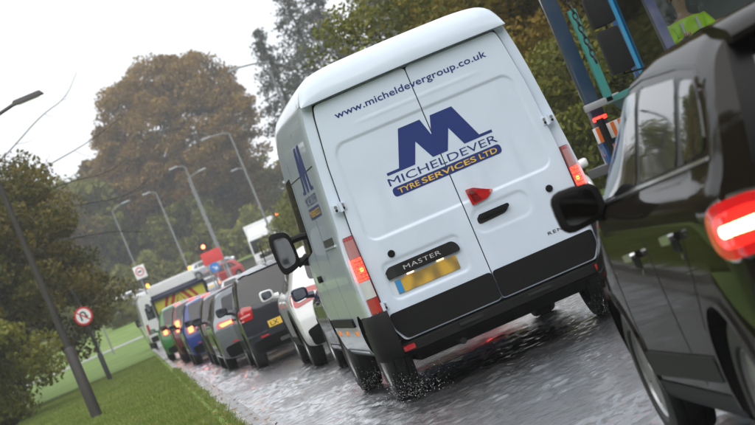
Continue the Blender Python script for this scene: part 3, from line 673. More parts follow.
# ------------------------------------------------------------------ the white van
VANW=paint('van_white',(.67,.76,.88),dirt=.05,rough=.3); VANS=VANW
NAVY=M('vinyl_navy',(.022,.042,.19),.3,var=.05); GOLD=M('vinyl_gold',(.80,.50,.06),.35,var=.05); VWHITE=M('vinyl_white',(.85,.86,.87),.3,var=.02)
van=thing('delivery_van','white tyre service van with blue M logo, seen from behind','van',(2.825,19.8,0))
VL=5.05
def vsect(y):
    zt=pchip([(0,2.755),(.4,2.765),(3.3,2.75),(3.7,2.66),(3.95,2.40),(4.45,1.42),(4.62,1.22),(5.0,1.05),(5.05,.95)])(y)
    ws=pchip([(0,.985),(.1,.995),(.4,1.0),(3.6,1.0),(4.6,.96),(5.05,.86)])(y)
    p=[(0,.34),(.80,.34),(.98,.37),(1.035,.48),(1.05,.80),(1.045,1.15),(1.02,1.45),(.985,1.85),(.945,2.25),(.905,2.48),(.875,2.60),(.80,2.71),(.60,2.748),(.3,2.753),(0,2.755)]
    q=[]
    for x,z in p:
        if z>1.0: z=1.0+(z-1.0)*(zt-1.0)/1.755 if zt>1.02 else min(z,zt)
        q.append((x*ws,z))
    return chaikin(q,2)
V,F_=shell(VL,vsect,pchip([(.3,.06),(2.0,.06),(2.45,.075),(2.76,.10)]),pchip([(.3,.1),(.7,0),(1.2,.1),(2.7,.2)]),60,.5,.7,.035,.25,1.0)
vsf=Surf(V,F_); V_VAN,F_VAN=V,F_
vb=cut_body('body',V,F_,[VANW,DARKM],[(min(s*1.2,s*.74),max(s*1.2,s*.74),yy,.355,.43) for s in (-1,1) for yy in (.92,4.08)],van)
for pl_ in vb.data.polygons:
    if pl_.center.y<.45 and pl_.center.z<.49: pl_.material_index=1     # underside behind the bumper is bare dark metal
for s in (-1,1):
    for yy in (.92,4.08): wheel(van,s*.905,yy,.35,.225,M('steel_rim',(.25,.25,.25),.5,.5),9)
# underbody that hangs below the sills
MB().box(-.75,.75,.5,4.6,.26,.36,.03).build('chassis',DARKM,van)
MB().tube([(-.78,.93,.35),(.78,.93,.35)],.05,8).build('rear_axle',DARKM,van)
MB().box(.1,.62,.35,.8,.27,.36,.03).build('silencer',DARKM,van)
MB().tube([(-.42,-.0,.30),(-.42,.25,.31),(-.3,.6,.33)],.028,8).build('exhaust_pipe',DARKM,van)
MB().box(-.35,.55,.95,1.75,.25,.33,.05).build('spare_wheel_carrier',DARKM,van)
# rear doors: two pressed panels with a real gap between and around them
def sdbox(x,z,x0,x1,z0,z1,r):
    cx,cz=(x0+x1)/2,(z0+z1)/2; dx=abs(x-cx)-(x1-x0)/2+r; dz=abs(z-cz)-(z1-z0)/2+r
    return math.hypot(max(dx,0),max(dz,0))+min(max(dx,dz),0)-r
def door_y(x,z):
    y=.0+.045*x*x+.016*max(0,(z-1.2))**2
    k=1-.06*max(0,(z-1.3))
    d=sdbox(x/k,z,-.815,.815,1.31,2.135,.10); y+=.010*smooth01((-d+.006)/.016)
    d=sdbox(x,z,-.80,-.13,.80,1.115,.06); y+=.008*smooth01((-d+.006)/.02)
    d=sdbox(x,z,.02,.52,1.02,1.235,.09); y+=.006*smooth01((-d+.006)/.02)
    # soft swage under the web address
    y-=.004*math.exp(-((z-2.235-.0*x)/.012)**2)*smooth01((.62-abs(x))/.2)
    return y
doorsV=[];doorsF=[]
def door(name,sx):
    o=rounded([(.0045,.482),(.84,.482),(.895,.60),(.905,.80),(.905,1.42),(.868,2.0),(.815,2.40),(.79,2.492),(.0045,2.498)],.035,4)
    poly=[(sx*a,b) for a,b in o]
    if sx<0: poly=poly[::-1]
    V2,F2=fill2d(poly,.0125); pts=[(a,door_y(a,b),b) for a,b in V2]
    F3=[]
    for f in F2:
        a,b,c=[Vector(pts[i]) for i in f[:3]]
        F3.append(f if (b-a).cross(c-a).y<0 else tuple(reversed(f)))
    bd=boundary(F3); n=len(pts); used=sorted({i for e in bd for i in e}); mp={i:n+k for k,i in enumerate(used)}
    b0=len(doorsV); doorsV.extend(pts); doorsF.extend([tuple(i+b0 for i in f) for f in F3])
    pts=pts+[(pts[i][0],pts[i][1]+.055,pts[i][2]) for i in used]
    F4=F3+[(b_,a_,mp[a_],mp[b_]) for a_,b_ in bd]
    me=mkmesh(name,pts,F4,VANW,True,50); return obj(name,me,van)
DL=door('rear_door',-1); DR=door('rear_door',1)
dsf=Surf(doorsV,doorsF)
def drear(nm,poly,mat,par,off=.006,res=.05,thick=.02,sm=True): return obj(nm,mkmesh(nm,*dsf.lay(poly,FR_REAR,off,res,thick),mat,sm),par)
sv,sf_=fill2d([(-.90,.50),(.90,.50),(.912,.8),(.912,1.42),(.875,2.0),(.822,2.42),(.80,2.50),(-.80,2.50),(-.822,2.42),(-.875,2.0),(-.912,1.42),(-.912,.8)],.06); obj('door_seal',mkmesh('door_seal',[(a,door_y(a,b)+.03,b) for a,b in sv],sf_,RUBBER),van)
# black lower cladding on each door
for s,dd in ((-1,DL),(1,DR)):
    p=rounded([(s*.005,.492),(s*.82,.492),(s*.885,.60),(s*.888,.722),(s*.005,.722)],.03,3); drear('door_cladding',p if s>0 else p[::-1],BLACK,dd,.010,.06,.012)
# roof cap over the doors
arch=[(x,z) for x,z in vsect(.1) if z>2.498]; arch=[(x*1.004,z+.006) for x,z in arch]; arch=arch+[(-x,z) for x,z in arch[-2::-1]]
rows=[(1,.50,0),(1,.16,0),(.975,.08,.0),(.92,.035,0),(.80,.008,0),(.55,-.010,0),(.28,-.022,0),(.05,-.03,0),(0,-.028,-.002),(0,.05,-.002)]
Vc=[];Fc=[]
for k,y,dz in rows:
    for x,z in arch: Vc.append((x,y+.05*x*x,2.506+(z-2.506)*k+dz+(.012 if k<.3 else 0)*(1-x*x)))
n=len(arch)
for j in range(len(rows)-1):
    for i in range(n-1): Fc.append((j*n+i,j*n+i+1,(j+1)*n+i+1,(j+1)*n+i))
mbx=MB(); mbx.add(Vc,Fc); mbx.build('roof_cap',VANW,van,angle=55)
for i in range(9): MB().box(-.5+i*.125-.016,-.5+i*.125+.016,.6,3.2,2.755,2.772,.006).build('roof_rib',VANW,van)
# bumper: wrap-round corners and a step below the doors
prof=[(.055,.775),(.012,.765),(-.01,.72),(-.018,.60),(-.022,.47),(-.005,.40),(.05,.375),(.12,.38)]
def bumper_piece(x0,x1,pr,nm,mat):
    vs=[];fs=[];N=10
    for i in range(N+1):
        x=x0+(x1-x0)*i/N; yo=.06*x*x+ (0 if abs(x)<.93 else (abs(x)-.93)**2*6)
        vs+= [(x,y+yo,z) for y,z in pr]
    m=len(pr)
    for i in range(N):
        for k in range(m-1): fs.append((i*m+k,i*m+k+1,(i+1)*m+k+1,(i+1)*m+k))
    mb=MB(); mb.add(vs,fs); return mb
bp=bumper_piece(-1.0,1.0,[(.10,.468),(-.012,.466),(-.034,.452),(-.037,.385),(-.02,.372),(.10,.368)],'b',BLACK)
for s in (-1,1):
    # corner with side wrap
    vs=[];fs=[]; path=[]
    for a in np.linspace(0,1,7): path.append((.905+.10*a,.052+.0*a))
    path=[(.895,.03),(.912,.035),(.955,.048),(.995,.06),(1.03,.09),(1.052,.14),(1.06,.22),(1.062,.34),(1.06,.46)]
    pz=[(.0,.375),(.018,.40),(.022,.50),(.02,.62),(.012,.73),(-.006,.765),(-.06,.77)]
    for j,(x,y) in enumerate(path):
        t=j/(len(path)-1); nx,ny=(0,-1) if t<.2 else ((1,0) if t>.6 else (math.sin((t-.2)/.4*PI/2),-math.cos((t-.2)/.4*PI/2)))
        for o,z in pz: vs.append((s*(x+nx*o),y+ny*(o+.05*(1-t))-.0,z-.0*t))
    m=len(pz)
    for j in range(len(path)-1):
        for k in range(m-1): fs.append((j*m+k,j*m+k+1,(j+1)*m+k+1,(j+1)*m+k))
    bp.add(vs,fs)
BU=bp.build('rear_bumper',BLACK,van,angle=45)
for s in (-1,1):
    MB().box(s*.84-.05,s*.84+.05,-.012,.03,.40,.445,.008).build('reflector',BRAKE if False else REDLENS,BU)
    MB().box(s*.3-.10,s*.3+.10,-.04,-.02,.415,.44,.006).build('step_pad',RUBBER,BU)
# tail lamps: wrap-round clusters
for s in (-1,1):
    def lampblock(z0,z1,grow,mat,nm,par):
        mb=MB(); vs=[];fs=[]; zs=np.linspace(z0,z1,6); sec=[]
        for z in zs:
            t=(z-.77)/.65; xi=.912-.004*t; xo=.995-.012*t-.018*max(0,t-.8)*5*.3
            i_=.010 if grow else 0; ring=[(xi+i_,.03-grow),(xo-.045,.03-grow),(xo-.012+grow*.5,.055-grow*.5),(xo+.012+grow,.11),(xo+.022+grow,.20),(xo+.022+grow,.235),(xi,.235)]
            sec.append(ring); vs+=[(s*a,b-.012,z) for a,b in ring]
        m=7
        for j in range(5):
            for k in range(m): fs.append((j*m+k,j*m+(k+1)%m,(j+1)*m+(k+1)%m,(j+1)*m+k))
        fs.append(tuple(range(m))); fs.append(tuple(5*m+k for k in range(m))); mb.add(vs,fs); return mb.build(nm,mat,par,angle=40)
    TL=lampblock(.762,1.425,.0,REDDK,'tail_light',van)
    lampblock(1.395,1.418,.005,REDLENS,'lens_rim',TL)
    lampblock(1.245,1.392,.005,M('pinkish_lens',(.42,.15,.14),.12,coat=1),'indicator_lens',TL)
    lampblock(1.05,1.24,.006,BRAKE,'brake_lens',TL)
    lampblock(.90,1.045,.005,WLENS,'reversing_lens',TL)
    lampblock(.775,.895,.005,REDLENS,'lower_lens',TL)
    # bulb glow patch inside the brake lens
    mb=MB(); mb.lathe([(-.004,.0),(-.004,.015),(.01,.018)],16,'y',(s*.948,.008,1.14)); mb.build('brake_bulb',BRAKEH,TL)
    for k in range(5): MB().box(s*.952-.032,s*.952+.032,.0035,.008,1.07+k*.034,1.074+k*.034).build('lens_ridge',REDLENS,TL)
    # hinges
    for z in (1.665,.80,):
        hg=MB().box(s*.915-.055,s*.915+.055,-.012+.04,.03+.04,z-.035,z+.035,.01); hg.tube([(s*.905,.02,z-.04),(s*.905,.02,z+.04)],.015,10); h=hg.build('hinge',VANW,van)
        for dx in (-.032,.03): MB().lathe([(-.006,.0005),(-.006,.012),(.004,.014)],12,'y',(s*.915+dx,.026,z+.012)).build('hinge_bolt',STEEL,h)
        for dx in (-.032,.03): MB().lathe([(-.006,.0005),(-.006,.010),(.004,.012)],12,'y',(s*.915+dx,.026,z-.016)).build('hinge_bolt',DARKM,h)
# door furniture
drear('plate_garnish',rounded([(-.795,.975),(-.155,.975),(-.165,1.035),(-.20,1.072),(-.75,1.072),(-.79,1.035)],.03,4),M('gloss_black',.012,.18,coat=.6),DL,.022,.04,.035)
VP=drear('number_plate',rounded([(-.745,.842),(-.212,.842),(-.212,.956),(-.745,.956)],.008,2),None,DL,.006,.05,.02)
def plate_smudge():
    m=bpy.data.materials.new('worn_yellow_plate'); m.use_nodes=True; n=m.node_tree; b=n.nodes['Principled BSDF']; b.inputs['Roughness'].default_value=.35
    tc=n.nodes.new('ShaderNodeTexCoord'); mp=n.nodes.new('ShaderNodeMapping'); mp.inputs['Scale'].default_value=(11,1,7); n.links.new(tc.outputs['Object'],mp.inputs[0])
    nz=n.nodes.new('ShaderNodeTexNoise'); nz.inputs['Scale'].default_value=1; nz.inputs['Detail'].default_value=0; n.links.new(mp.outputs[0],nz.inputs['Vector'])
    cr=n.nodes.new('ShaderNodeValToRGB'); e=cr.color_ramp.elements; e[0].position=.30; e[0].color=(.30,.20,.06,1); e[1].position=.60; e[1].color=(.68,.42,.06,1); n.links.new(nz.outputs['Fac'],cr.inputs[0]); n.links.new(cr.outputs[0],b.inputs['Base Color']); return m
VP.data.materials.clear(); VP.data.materials.append(plate_smudge())
drear('blue_band',[(-.741,.846),(-.695,.846),(-.695,.952),(-.741,.952)],M('plate_blue',(.04,.28,.62),.4),VP,.009,.05,.003)
for x in (-.60,-.34): MB().box(x-.03,x+.03,.0,.012,.962,.974,.003).build('plate_lamp',M('plate_lamp_lit',(1,.75,.5),.3,emis=1.5,ecol=(1,.6,.35)),DL)
def dtext(nm,VF,mat,par,off=.002,surf=None): return lay_text(nm,VF,surf or dsf,FR_REAR,mat,par,off)
lay_text('badge_lettering',text_fit('MASTER',-.635,-.315,1.008,.036,.0,1.1),dsf,FR_REAR,M('badge_chrome',.85,.25,.6),DL,.027)
lay_text('badge_lettering',text_fit('RENAULT',.545,.86,.805,.028,.008,1.2),dsf,FR_REAR,M('badge_dark',.05,.3,.6),DR,.003)
SL=drear('high_stop_lamp',rounded([(.062,1.402),(.13,1.395),(.275,1.318),(.205,1.275),(.07,1.262)],.012,3),REDLENS,DR,.018,.03,.03)
drear('lamp_cell',rounded([(.08,1.385),(.12,1.38),(.16,1.29),(.09,1.28)],.01,2),REDDK,SL,.020,.03,.004)
HD=drear('door_handle',rounded([(.075,1.142),(.33,1.142),(.345,1.16),(.335,1.178),(.085,1.178),(.072,1.16)],.012,3),BLACK,DR,.034,.03,.02)
drear('handle_recess',rounded([(.06,1.10),(.30,1.11),(.34,1.15),(.30,1.165),(.06,1.165)],.03,3),M('recess_black',.012,.6),DR,.003,.03,.004)
for x,z,dd in ((-.68,1.165,DL),(.70,1.15,DR)):
    mb=MB().lathe([(-.016,.0005),(-.016,.022),(-.010,.029),(.01,.031)],20,'y',(x,door_y(x,z),z)); k=mb.build('lock_cap',BLACK,dd)
# lettering and logo
dtext('web_address',text_fit('www.micheldevergroup.co.uk',-.665,.655,2.325,.058,.012,1.02),NAVY,DL)
MOUT=[(-.463,.023),(-.355,.023),(-.239,.318),(-.05,.318),(-.009,.171),(.039,.318),(.228,.318),(.348,.023),(.455,.023),(.455,0),(.209,0),(.138,.167),(.063,0),(-.068,0),(-.15,.169),(-.223,0),(-.463,0)]
def logo(par, surf, frame, x, z, k):
    """emblem on the paintwork: M standing on its feet, the firm's name, a pill with the trade"""
    def T(p): return [(x+a*k,z+b*k) for a,b in p]
    def lay(nm,poly,mat,o): return obj(nm,mkmesh(nm,*surf.lay(T(poly),frame,o,.06*k,.001),mat,False),par)
    o=lay('logo',MOUT,NAVY,.0016)
    pill=lay('logo_pill',rounded([(-.475,-.182),(.470,-.182),(.470,-.104),(-.475,-.104)],.037,5),NAVY,.0016)
    V1,F1=text_fit('MICHELDEVER',-.478,.468,-.086,.066,.0,1.0); lay_text('logo_name',(T(V1),F1),surf,frame,NAVY,par,.0017)
    for wd_,xa,xb in (('TYRE',-.43,-.249),('SERVICES',-.227,.247),('LTD',.277,.432)):
        V1,F1=text_fit(wd_,xa,xb,-.165,.045,.014,1.0); lay_text('logo_trade_word',(T(V1),F1),surf,frame,GOLD,par,.0034)
logo(DL,dsf,FR_REAR,0,1.745,1.0)
# left flank (and its twin on the right)
for s in (-1,1):
    fs_=frame_side(s); FT=((s*4,0,0),(0,s,0),(0,0,1),(-s,0,0))
    def vs_(nm,poly,mat,off=.003,res=.1,thick=.01): return obj(nm,mkmesh(nm,*vsf.lay(poly,fs_,off,res,thick),mat),van)
    logo(van,vsf,FT,s*1.35,1.90,1.25)
    vs_('side_moulding',rounded([(1.45,.685),(3.55,.685),(3.55,.765),(1.45,.765)],.02,3),BLACK,.022,.2,.03)
    vs_('side_moulding',rounded([(.46,.70),(.52,.70),(.52,.765),(.46,.765)],.02,3),BLACK,.02,.2,.03)
    for y in (1.62,2.6,3.4,.42): vs_('side_marker',rounded([(y,.60),(y+.09,.60),(y+.09,.645),(y,.645)],.01,2),AMBER,.012 if y>.5 else .034,.05,.015)
    vs_('sill_trim',rounded([(1.45,.36),(3.55,.36),(3.55,.46),(1.45,.46)],.02,3),M('dirty_grey_plastic',.10,.6,dirt=.4),.01,.2,.02)
    vs_('panel_seam',stroke([(.32,2.06),(3.3,2.06)],.012),DARKM,.001,.2,.002)
    for y in (1.55,2.78,3.72): vs_('panel_seam',stroke([(y,.50),(y,1.3),(y-.03,2.0),(y-.06,2.42)],.012),DARKM,.001,.2,.002)
    vs_('door_rail',rounded([(.55,1.405),(1.5,1.405),(1.5,1.47),(.55,1.47)],.02,3),M('rail_slot',.02,.5),.001,.1,.003)
    vs_('door_rail_lip',stroke([(.5,1.395),(1.55,1.395)],.016),VANW,.012,.1,.014)
    vs_('door_handle',rounded([(2.86,1.13),(3.06,1.13),(3.06,1.19),(2.86,1.19)],.02,3),BLACK,.03,.06,.04)
    vs_('side_window',rounded([(2.9,1.42),(3.95,1.36),(4.15,1.42),(3.75,2.1),(2.92,2.12)],.06,3),GLASS,.003,.1)
    mo=mirror(van,s*1.19,3.92,1.52,s,BLACK,.22,.40,.13,1.0)
    MB().tube([(s*1.0,3.95,1.40),(s*1.12,3.97,1.36)],.035,8).build('mirror_arm',BLACK,van)
    MB().tube([(s*.98,3.95,1.60),(s*1.12,3.97,1.60)],.035,8).build('mirror_arm',BLACK,van)
    MB().box(s*1.04-.02,s*1.04+.02,.62-.08,.62+.10,.10,.36,.004).build('mud_flap',RUBBER,van).location=(-s*.14,.78,0)
obj('windscreen',mkmesh('windscreen',*vsf.lay(rounded([(-.82,4.42),(.82,4.42),(.74,3.85),(-.74,3.85)],.06,3),FR_TOP,.004,.1,.01),GLASS),van)
# spray thrown up behind the wheels
gs=np.random.default_rng(41); P_=[]
for cx,cy,nn in ((1.92,20.5,700),(3.73,20.5,450),(1.92,23.6,350)):
    q=np.abs(gs.normal(0,1,(nn,3)))*np.array([0,.45,.10])*np.array([0,-1,1]); q[:,0]=gs.normal(0,.13,nn); P_.append(q+np.array([cx,cy,.03]))
P_=np.vstack(P_); tag(obj('water_spray',fastmesh('water_spray',leaf_cloud(P_,.0035,gs,0,.8),4,M('water_drop',(.75,.78,.8),.1))),kind='stuff')

# ------------------------------------------------------------------ dark people carrier, nearest the camera on the right
FIP=M('paint_dark_bronze',(.016,.013,.010),.3,.0,0.42,.05,3,bump=.02,bscale=250,spec=.0)
FT_=[(.22,.10),(.40,.0),(.52,-.02),(.66,.0),(.80,.035),(1.08,.08),(1.18,.10),(1.5,.21),(1.67,.30)]
fq=math.atan2(.22,4.0)
fiat,fsf,fside,frear=car('people_carrier','dark bronze people carrier close on the right, tail lamp glowing','car',1.84+.89*math.cos(fq),7.72-.89*math.sin(fq),-fq,4.15,1.78,1.645,FIP,belt=1.14,zb=.20,
    tail=FT_,ax=(.80,3.36),wr=.325,swins=[],wroof=.70,rwin=[(-.64,1.16),(.64,1.16),(.57,1.52),(-.57,1.52)],bumper=False,handles=False,plate_txt='',plate_z=.72,mirrors=False,seams=False,
    hood=[(2.95,1.14),(3.2,1.06),(3.8,.93),(4.15,.80)],refl=False,ns=64,hub=10)
WT=1.49
for poly in ([(.33,1.230),(.72,1.208),(.76,1.474),(.52,1.460),(.42,1.392)],[(.83,1.199),(1.66,1.181),(1.66,1.505),(.86,1.487)],[(1.76,1.176),(2.72,1.141),(2.76,1.176),(2.35,1.464),(2.15,1.500),(1.76,1.505)]):
    fside('side_window',rounded(poly,.06,4),GLASS,.006,res=.05)
fside('window_pillar',rounded([(.70,1.204),(.86,1.199),(.88,1.492),(.74,1.478)],.01,2),M('dark_pillar',.008,.35,spec=.2),.003)
fside('window_pillar',rounded([(1.64,1.181),(1.78,1.176),(1.78,1.514),(1.64,1.514)],.01,2),M('dark_pillar',.008,.35,spec=.2),.003)
fside('window_pillar',rounded([(2.60,1.141),(2.86,1.141),(2.58,1.375),(2.52,1.321)],.01,2),M('dark_pillar',.008,.35,spec=.2),.003)
fside('belt_trim',stroke([(.30,1.20),(.8,1.185),(1.7,1.16),(2.75,1.12)],.011),CHROME,.010,res=.1)
fside('roof_trim',stroke([(.36,1.44),(.55,1.50),(.9,1.525),(1.7,1.545),(2.2,1.53),(2.5,1.45)],.014),M('dark_trim',.02,.45),.004,res=.1,thick=.006)
for pts in ([(1.72,.36),(1.74,.6),(1.72,1.12)],[(2.86,.36),(2.90,.6),(2.80,1.08)],[(1.18,.42),(1.17,.62),(.98,.80),(.83,1.0),(.80,1.15)]): fside('door_seam',stroke(pts,.008),DARKM,.0015,thick=.002)
for y,z in ((.93,.965),(1.98,.905)):
    fside('handle_cup',rounded([(y+.01,z-.05),(y+.19,z-.045),(y+.17,z-.0),(y+.02,z)],.03,3),DARKM,.002,res=.03)
    h_=fside('door_handle',rounded([(y-.01,z-.006),(y+.21,z-.012),(y+.215,z+.018),(y-.01,z+.026)],.014,3),CHROME,.034,res=.03,thick=.02)
    fside('handle_lock',rounded([(y+.03,z-.075),(y+.05,z-.075),(y+.05,z-.055),(y+.03,z-.055)],.008,2),CHROME,.004,res=.03)
fside('side_moulding',rounded([(1.24,.40),(2.92,.36),(2.92,.47),(1.24,.50)],.02,3),BLACK,.012,res=.1,thick=.02)
fside('sill_trim',rounded([(1.2,.235),(2.95,.235),(2.97,.33),(1.2,.34)],.02,3),BLACK,.008,res=.1)
# wheel arch lips
for yy in (.80,3.36):
    pts=[(yy+.40*math.cos(a),.33+.40*math.sin(a)) for a in np.linspace(-.1,PI+.1,18)]; fside('arch_lip',stroke(pts,.030),FIP,.010,res=.08,thick=.02)
for s in (-1,1):
    mirror(fiat,s*.955,2.56,1.165,s,BLACK,.215,.18,.15,.80)
    # tail lamp: chrome ring, red bowl, lit bar
    el=lambda cx,cz,a,b,n=28,e=.8:[(cx+a*abs(math.cos(t))**e*(1 if math.cos(t)>0 else -1),cz+b*abs(math.sin(t))**e*(1 if math.sin(t)>0 else -1)) for t in np.linspace(0,2*PI,n,endpoint=False)]
    FC=frame_corner(s,32,(.70,.1))
    tl=obj('tail_light',mkmesh('tail_light',*fsf.lay(el(.12,.965,.155,.108),FC,.006,.04,.03),CHROME),fiat)
    obj('red_lens',mkmesh('red_lens',*fsf.lay(el(.12,.965,.143,.096),FC,.016,.04,.012),M('red_lens_glow',(.40,.010,.012),.1,coat=1,emis=.25,ecol=(1,.02,.02))),tl)
    obj('lens_bowl',mkmesh('lens_bowl',*fsf.lay(el(.115,.965,.10,.062),FC,.021,.03,.006),M('red_lens_core',(.5,.015,.015),.1,coat=1,emis=.9,ecol=(1,.03,.02))),tl)
    obj('light_bar',mkmesh('light_bar',*fsf.lay(rounded([(.0,.935),(.165,.947),(.18,.965),(.17,.985),(.0,.982)],.02,4),FC,.027,.02,.006),LEDHOT),tl)
# spoiler over the tailgate glass, roof rails, wiper, bumper
V2=[];F2=[]
for i,x in enumerate(np.linspace(-.60,.60,13)):
    q=(x/.6)**2
    for y,z in ((.52,1.640),(.30,1.632),(.13,1.60),(.085,1.575),(.10,1.555),(.30,1.56)): V2.append((x,y+.06*q,z-.035*q))
for i in range(12):
    for k in range(5): F2.append((i*6+k,i*6+k+1,(i+1)*6+k+1,(i+1)*6+k))
F2+= [tuple(range(6)),tuple(12*6+k for k in range(6))]
mb=MB(); mb.add(V2,F2); mb.build('roof_spoiler',FIP,fiat)
frear('pillar_panel',rounded([(-.70,1.13),(-.60,1.13),(-.53,1.53),(-.60,1.53)],.02,3),M('dark_pillar',.008,.35,spec=.2),.005); frear('pillar_panel',rounded([(.60,1.13),(.70,1.13),(.60,1.53),(.53,1.53)],.02,3),M('dark_pillar',.008,.35,spec=.2),.005)
frear('bumper',rounded([(-.84,.24),(.84,.24),(.86,.50),(.5,.56),(-.5,.56),(-.86,.50)],.05,4),BLACK,.014,.06,.03)
frear('tailgate_seam',stroke([(-.62,1.12),(-.60,.8),(-.52,.66),(.52,.66),(.60,.8),(.62,1.12)],.008),DARKM,.0015,.06,thick=.002)
frear('wiper',stroke([(0,1.13),(.1,1.15),(.42,1.19)],.02),BLACK,.025,.05)
fside('rear_seam',stroke([(.20,.52),(.16,.7),(.14,.83)],.008),DARKM,.0015,thick=.002)
# seat backs and child-seat shape seen through the glass are dark; a sticker on the quarter glass is left out

# ------------------------------------------------------------------ the queue ahead of the van
PW=paint('white',(.74,.75,.75),.12); PN=paint('navy',(.012,.018,.055),.1); PK=paint('black_blue',(.012,.014,.022),.1); PG=paint('grey',(.16,.175,.19),.1,.5); PD=paint('dark',(.02,.016,.016),.15)
PB=paint('blue',(.014,.035,.19),.1); PR=paint('maroon',(.09,.012,.014),.1); PGR=paint('green',(.03,.17,.04),.1); PS=paint('silver',(.42,.44,.46),.1,.5); PRED=paint('red',(.5,.02,.02),.1)
QX=2.72
lampA=lambda a,z0,z1:[(-.13,z0),(.10,z0+.02),(.12,z1),(-.10,z1-.03)]
car('hatchback','navy hatchback half hidden in front of the white van','car',2.96,27.0,0,3.95,1.70,1.46,PN,lamps=[(lampA(0,.74,.95),BRAKE,30,(.66,.1))],mirmat=PN,plate_txt='',group='cars queueing ahead of the van')
# white crossover with muscular rear wheel arches
suv,ssf,sside,srear=car('crossover','white crossover with red and clear tail lamps between navy and black hatchbacks','car',2.90,32.3,-.01,4.13,1.77,1.57,PW,belt=1.02,zb=.26,wr=.345,ax=(.80,3.3),wroof=.58,bumper=False,
    tail=[(.26,.12),(.45,.0),(.62,.0),(.78,.05),(1.0,.12),(1.1,.17),(1.45,.46),(1.57,.55)],rwin=[(-.52,1.10),(.52,1.10),(.46,1.44),(-.46,1.44)],
    lamps=[([(-.30,.90),(.10,.82),(.20,.88),(.17,1.0),(-.05,1.03),(-.28,1.0)],REDLENS,38,(.62,.2)),([(-.20,.92),(.08,.87),(.12,.93),(-.1,.965)],WLENS,38,(.62,.2),.014)],mirmat=PW,plate_txt='',group='cars queueing ahead of the van')
for yy in (.80,3.3):
    pts=[(yy+.44*math.cos(a),.35+.44*math.sin(a)) for a in np.linspace(-.25,PI+.25,18)]; sside('arch_cladding',stroke(pts,.09),BLACK,.014,res=.08,thick=.03)
sside('sill_trim',rounded([(1.2,.28),(2.9,.28),(2.9,.44),(1.2,.44)],.03,3),BLACK,.012); srear('bumper',rounded([(-.76,.28),(.76,.28),(.8,.5),(.4,.6),(-.4,.6),(-.8,.5)],.05,3),BLACK,.01,.08)
# small black hatchback
tw_,tsf,tside,trear=car('city_car','small black city car with a yellow LX plate','car',2.47,40.2,0,3.6,1.65,1.55,PK,belt=.98,zb=.2,wr=.30,ax=(.50,2.99),wroof=.70,
    tail=[(.2,.10),(.4,.01),(.5,0),(.75,.02),(.98,.05),(1.05,.07),(1.45,.22),(1.55,.28)],rwin=[(-.66,1.0),(.66,1.0),(.58,1.46),(-.58,1.46)],
    lamps=[([(-.09,.80),(.12,.80),(.13,.97),(.02,1.03),(-.12,1.0)],REDLENS,30,(.68,.08)),([(-.07,.87),(.10,.86),(.10,.89),(-.07,.90)],M('pale_red_lens',(.7,.3,.3),.15,coat=1),30,(.68,.08),.013)],mirmat=PK,group='cars queueing ahead of the van')
tw_.children[0]  # body
MB().tube([(0,.75,1.54),(0,.45,1.86)],.008,5).build('aerial',BLACK,tw_)
plate(tw_,tsf,-.13,.62,'LX',txtx=.30)
trear('roof_spoiler',rounded([(-.56,1.475),(.56,1.475),(.52,1.535),(-.52,1.535)],.02,3),PK,.03,.08,.05)
trear('wiper',stroke([(0,.99),(.3,1.05)],.018),BLACK,.02); trear('tailgate_badge',stroke([(.38,.88),(.5,.88)],.02),CHROME,.008)
trear('bumper_slot',rounded([(-.3,.30),(.62,.30),(.62,.36),(-.3,.36)],.02,3),M('slot_grey',.12,.4),.012)
# grey hatchback with lit lamps
g_c,gsf,gside,grear=car('family_hatchback','grey family hatchback with lit wraparound tail lamps','car',2.27,45.6,.01,4.45,1.79,1.455,PG,belt=.95,zb=.18,wr=.33,ax=(.92,3.62),wroof=.62,
    tail=[(.18,.12),(.4,.02),(.55,0),(.72,.0),(.9,.05),(.98,.10),(1.3,.55),(1.455,.75)],rwin=[(-.60,1.0),(.60,1.0),(.50,1.30),(-.50,1.30)],
    lamps=[([(-.30,.80),(.12,.77),(.18,.84),(.1,.90),(-.28,.86)],REDLENS,35,(.62,.1)),([(-.16,.805),(.06,.79),(.10,.85),(-.12,.85)],BRAKEH,35,(.62,.1),.014),([(-.30,.84),(-.1,.845),(-.1,.875),(-.3,.862)],BRAKE,35,(.62,.1),.014)],plate_txt='',plate_z=.55,mirmat=PK,group='cars queueing ahead of the van')
hl=lambda z0,z1:[([(-.11,z0),(.09,z0),(.10,z1),(-.08,z1)],REDLENS,30,(.66,.1)),([(-.06,z0+.03),(.05,z0+.03),(.05,z1-.04),(-.05,z1-.04)],BRAKEH,30,(.66,.1),.016)]
def hstop(fn,z): fn('high_stop_lamp',rounded([(-.11,z),(.11,z),(.11,z+.025),(-.11,z+.025)],.01,2),BRAKE,.02,.05)
a,_,_,fn=car('hatchback','dark brown car between the grey and the blue hatchbacks','car',2.22,52.6,0,4.2,1.74,1.47,PD,lamps=hl(.72,.95),plate_txt='',mirmat=PD,group='cars queueing ahead of the van')
a,_,_,fn=car('hatchback','bright blue hatchback with its brake lamps on','car',2.0,60.0,.01,4.0,1.74,1.50,PB,lamps=hl(.74,1.0),plate_txt='',mirmat=PK,group='cars queueing ahead of the van',rwin=[(-.6,1.0),(.6,1.0),(.5,1.4),(-.5,1.4)]); hstop(fn,1.43)
a,_,_,fn=car('hatchback','dark maroon car with tall lit lamps behind the green estate','car',1.86,67.5,0,4.1,1.74,1.56,PR,belt=.98,lamps=hl(.80,1.15),plate_txt='',mirmat=PR,group='cars queueing ahead of the van'); hstop(fn,1.49)
a,_,_,fn=car('estate_car','bright green tall estate just behind the chevron lorry','car',1.62,76.0,0,4.3,1.75,1.62,PGR,belt=.98,lamps=hl(.8,1.1),plate_txt='',mirmat=PGR,group='cars queueing ahead of the van'); hstop(fn,1.53)
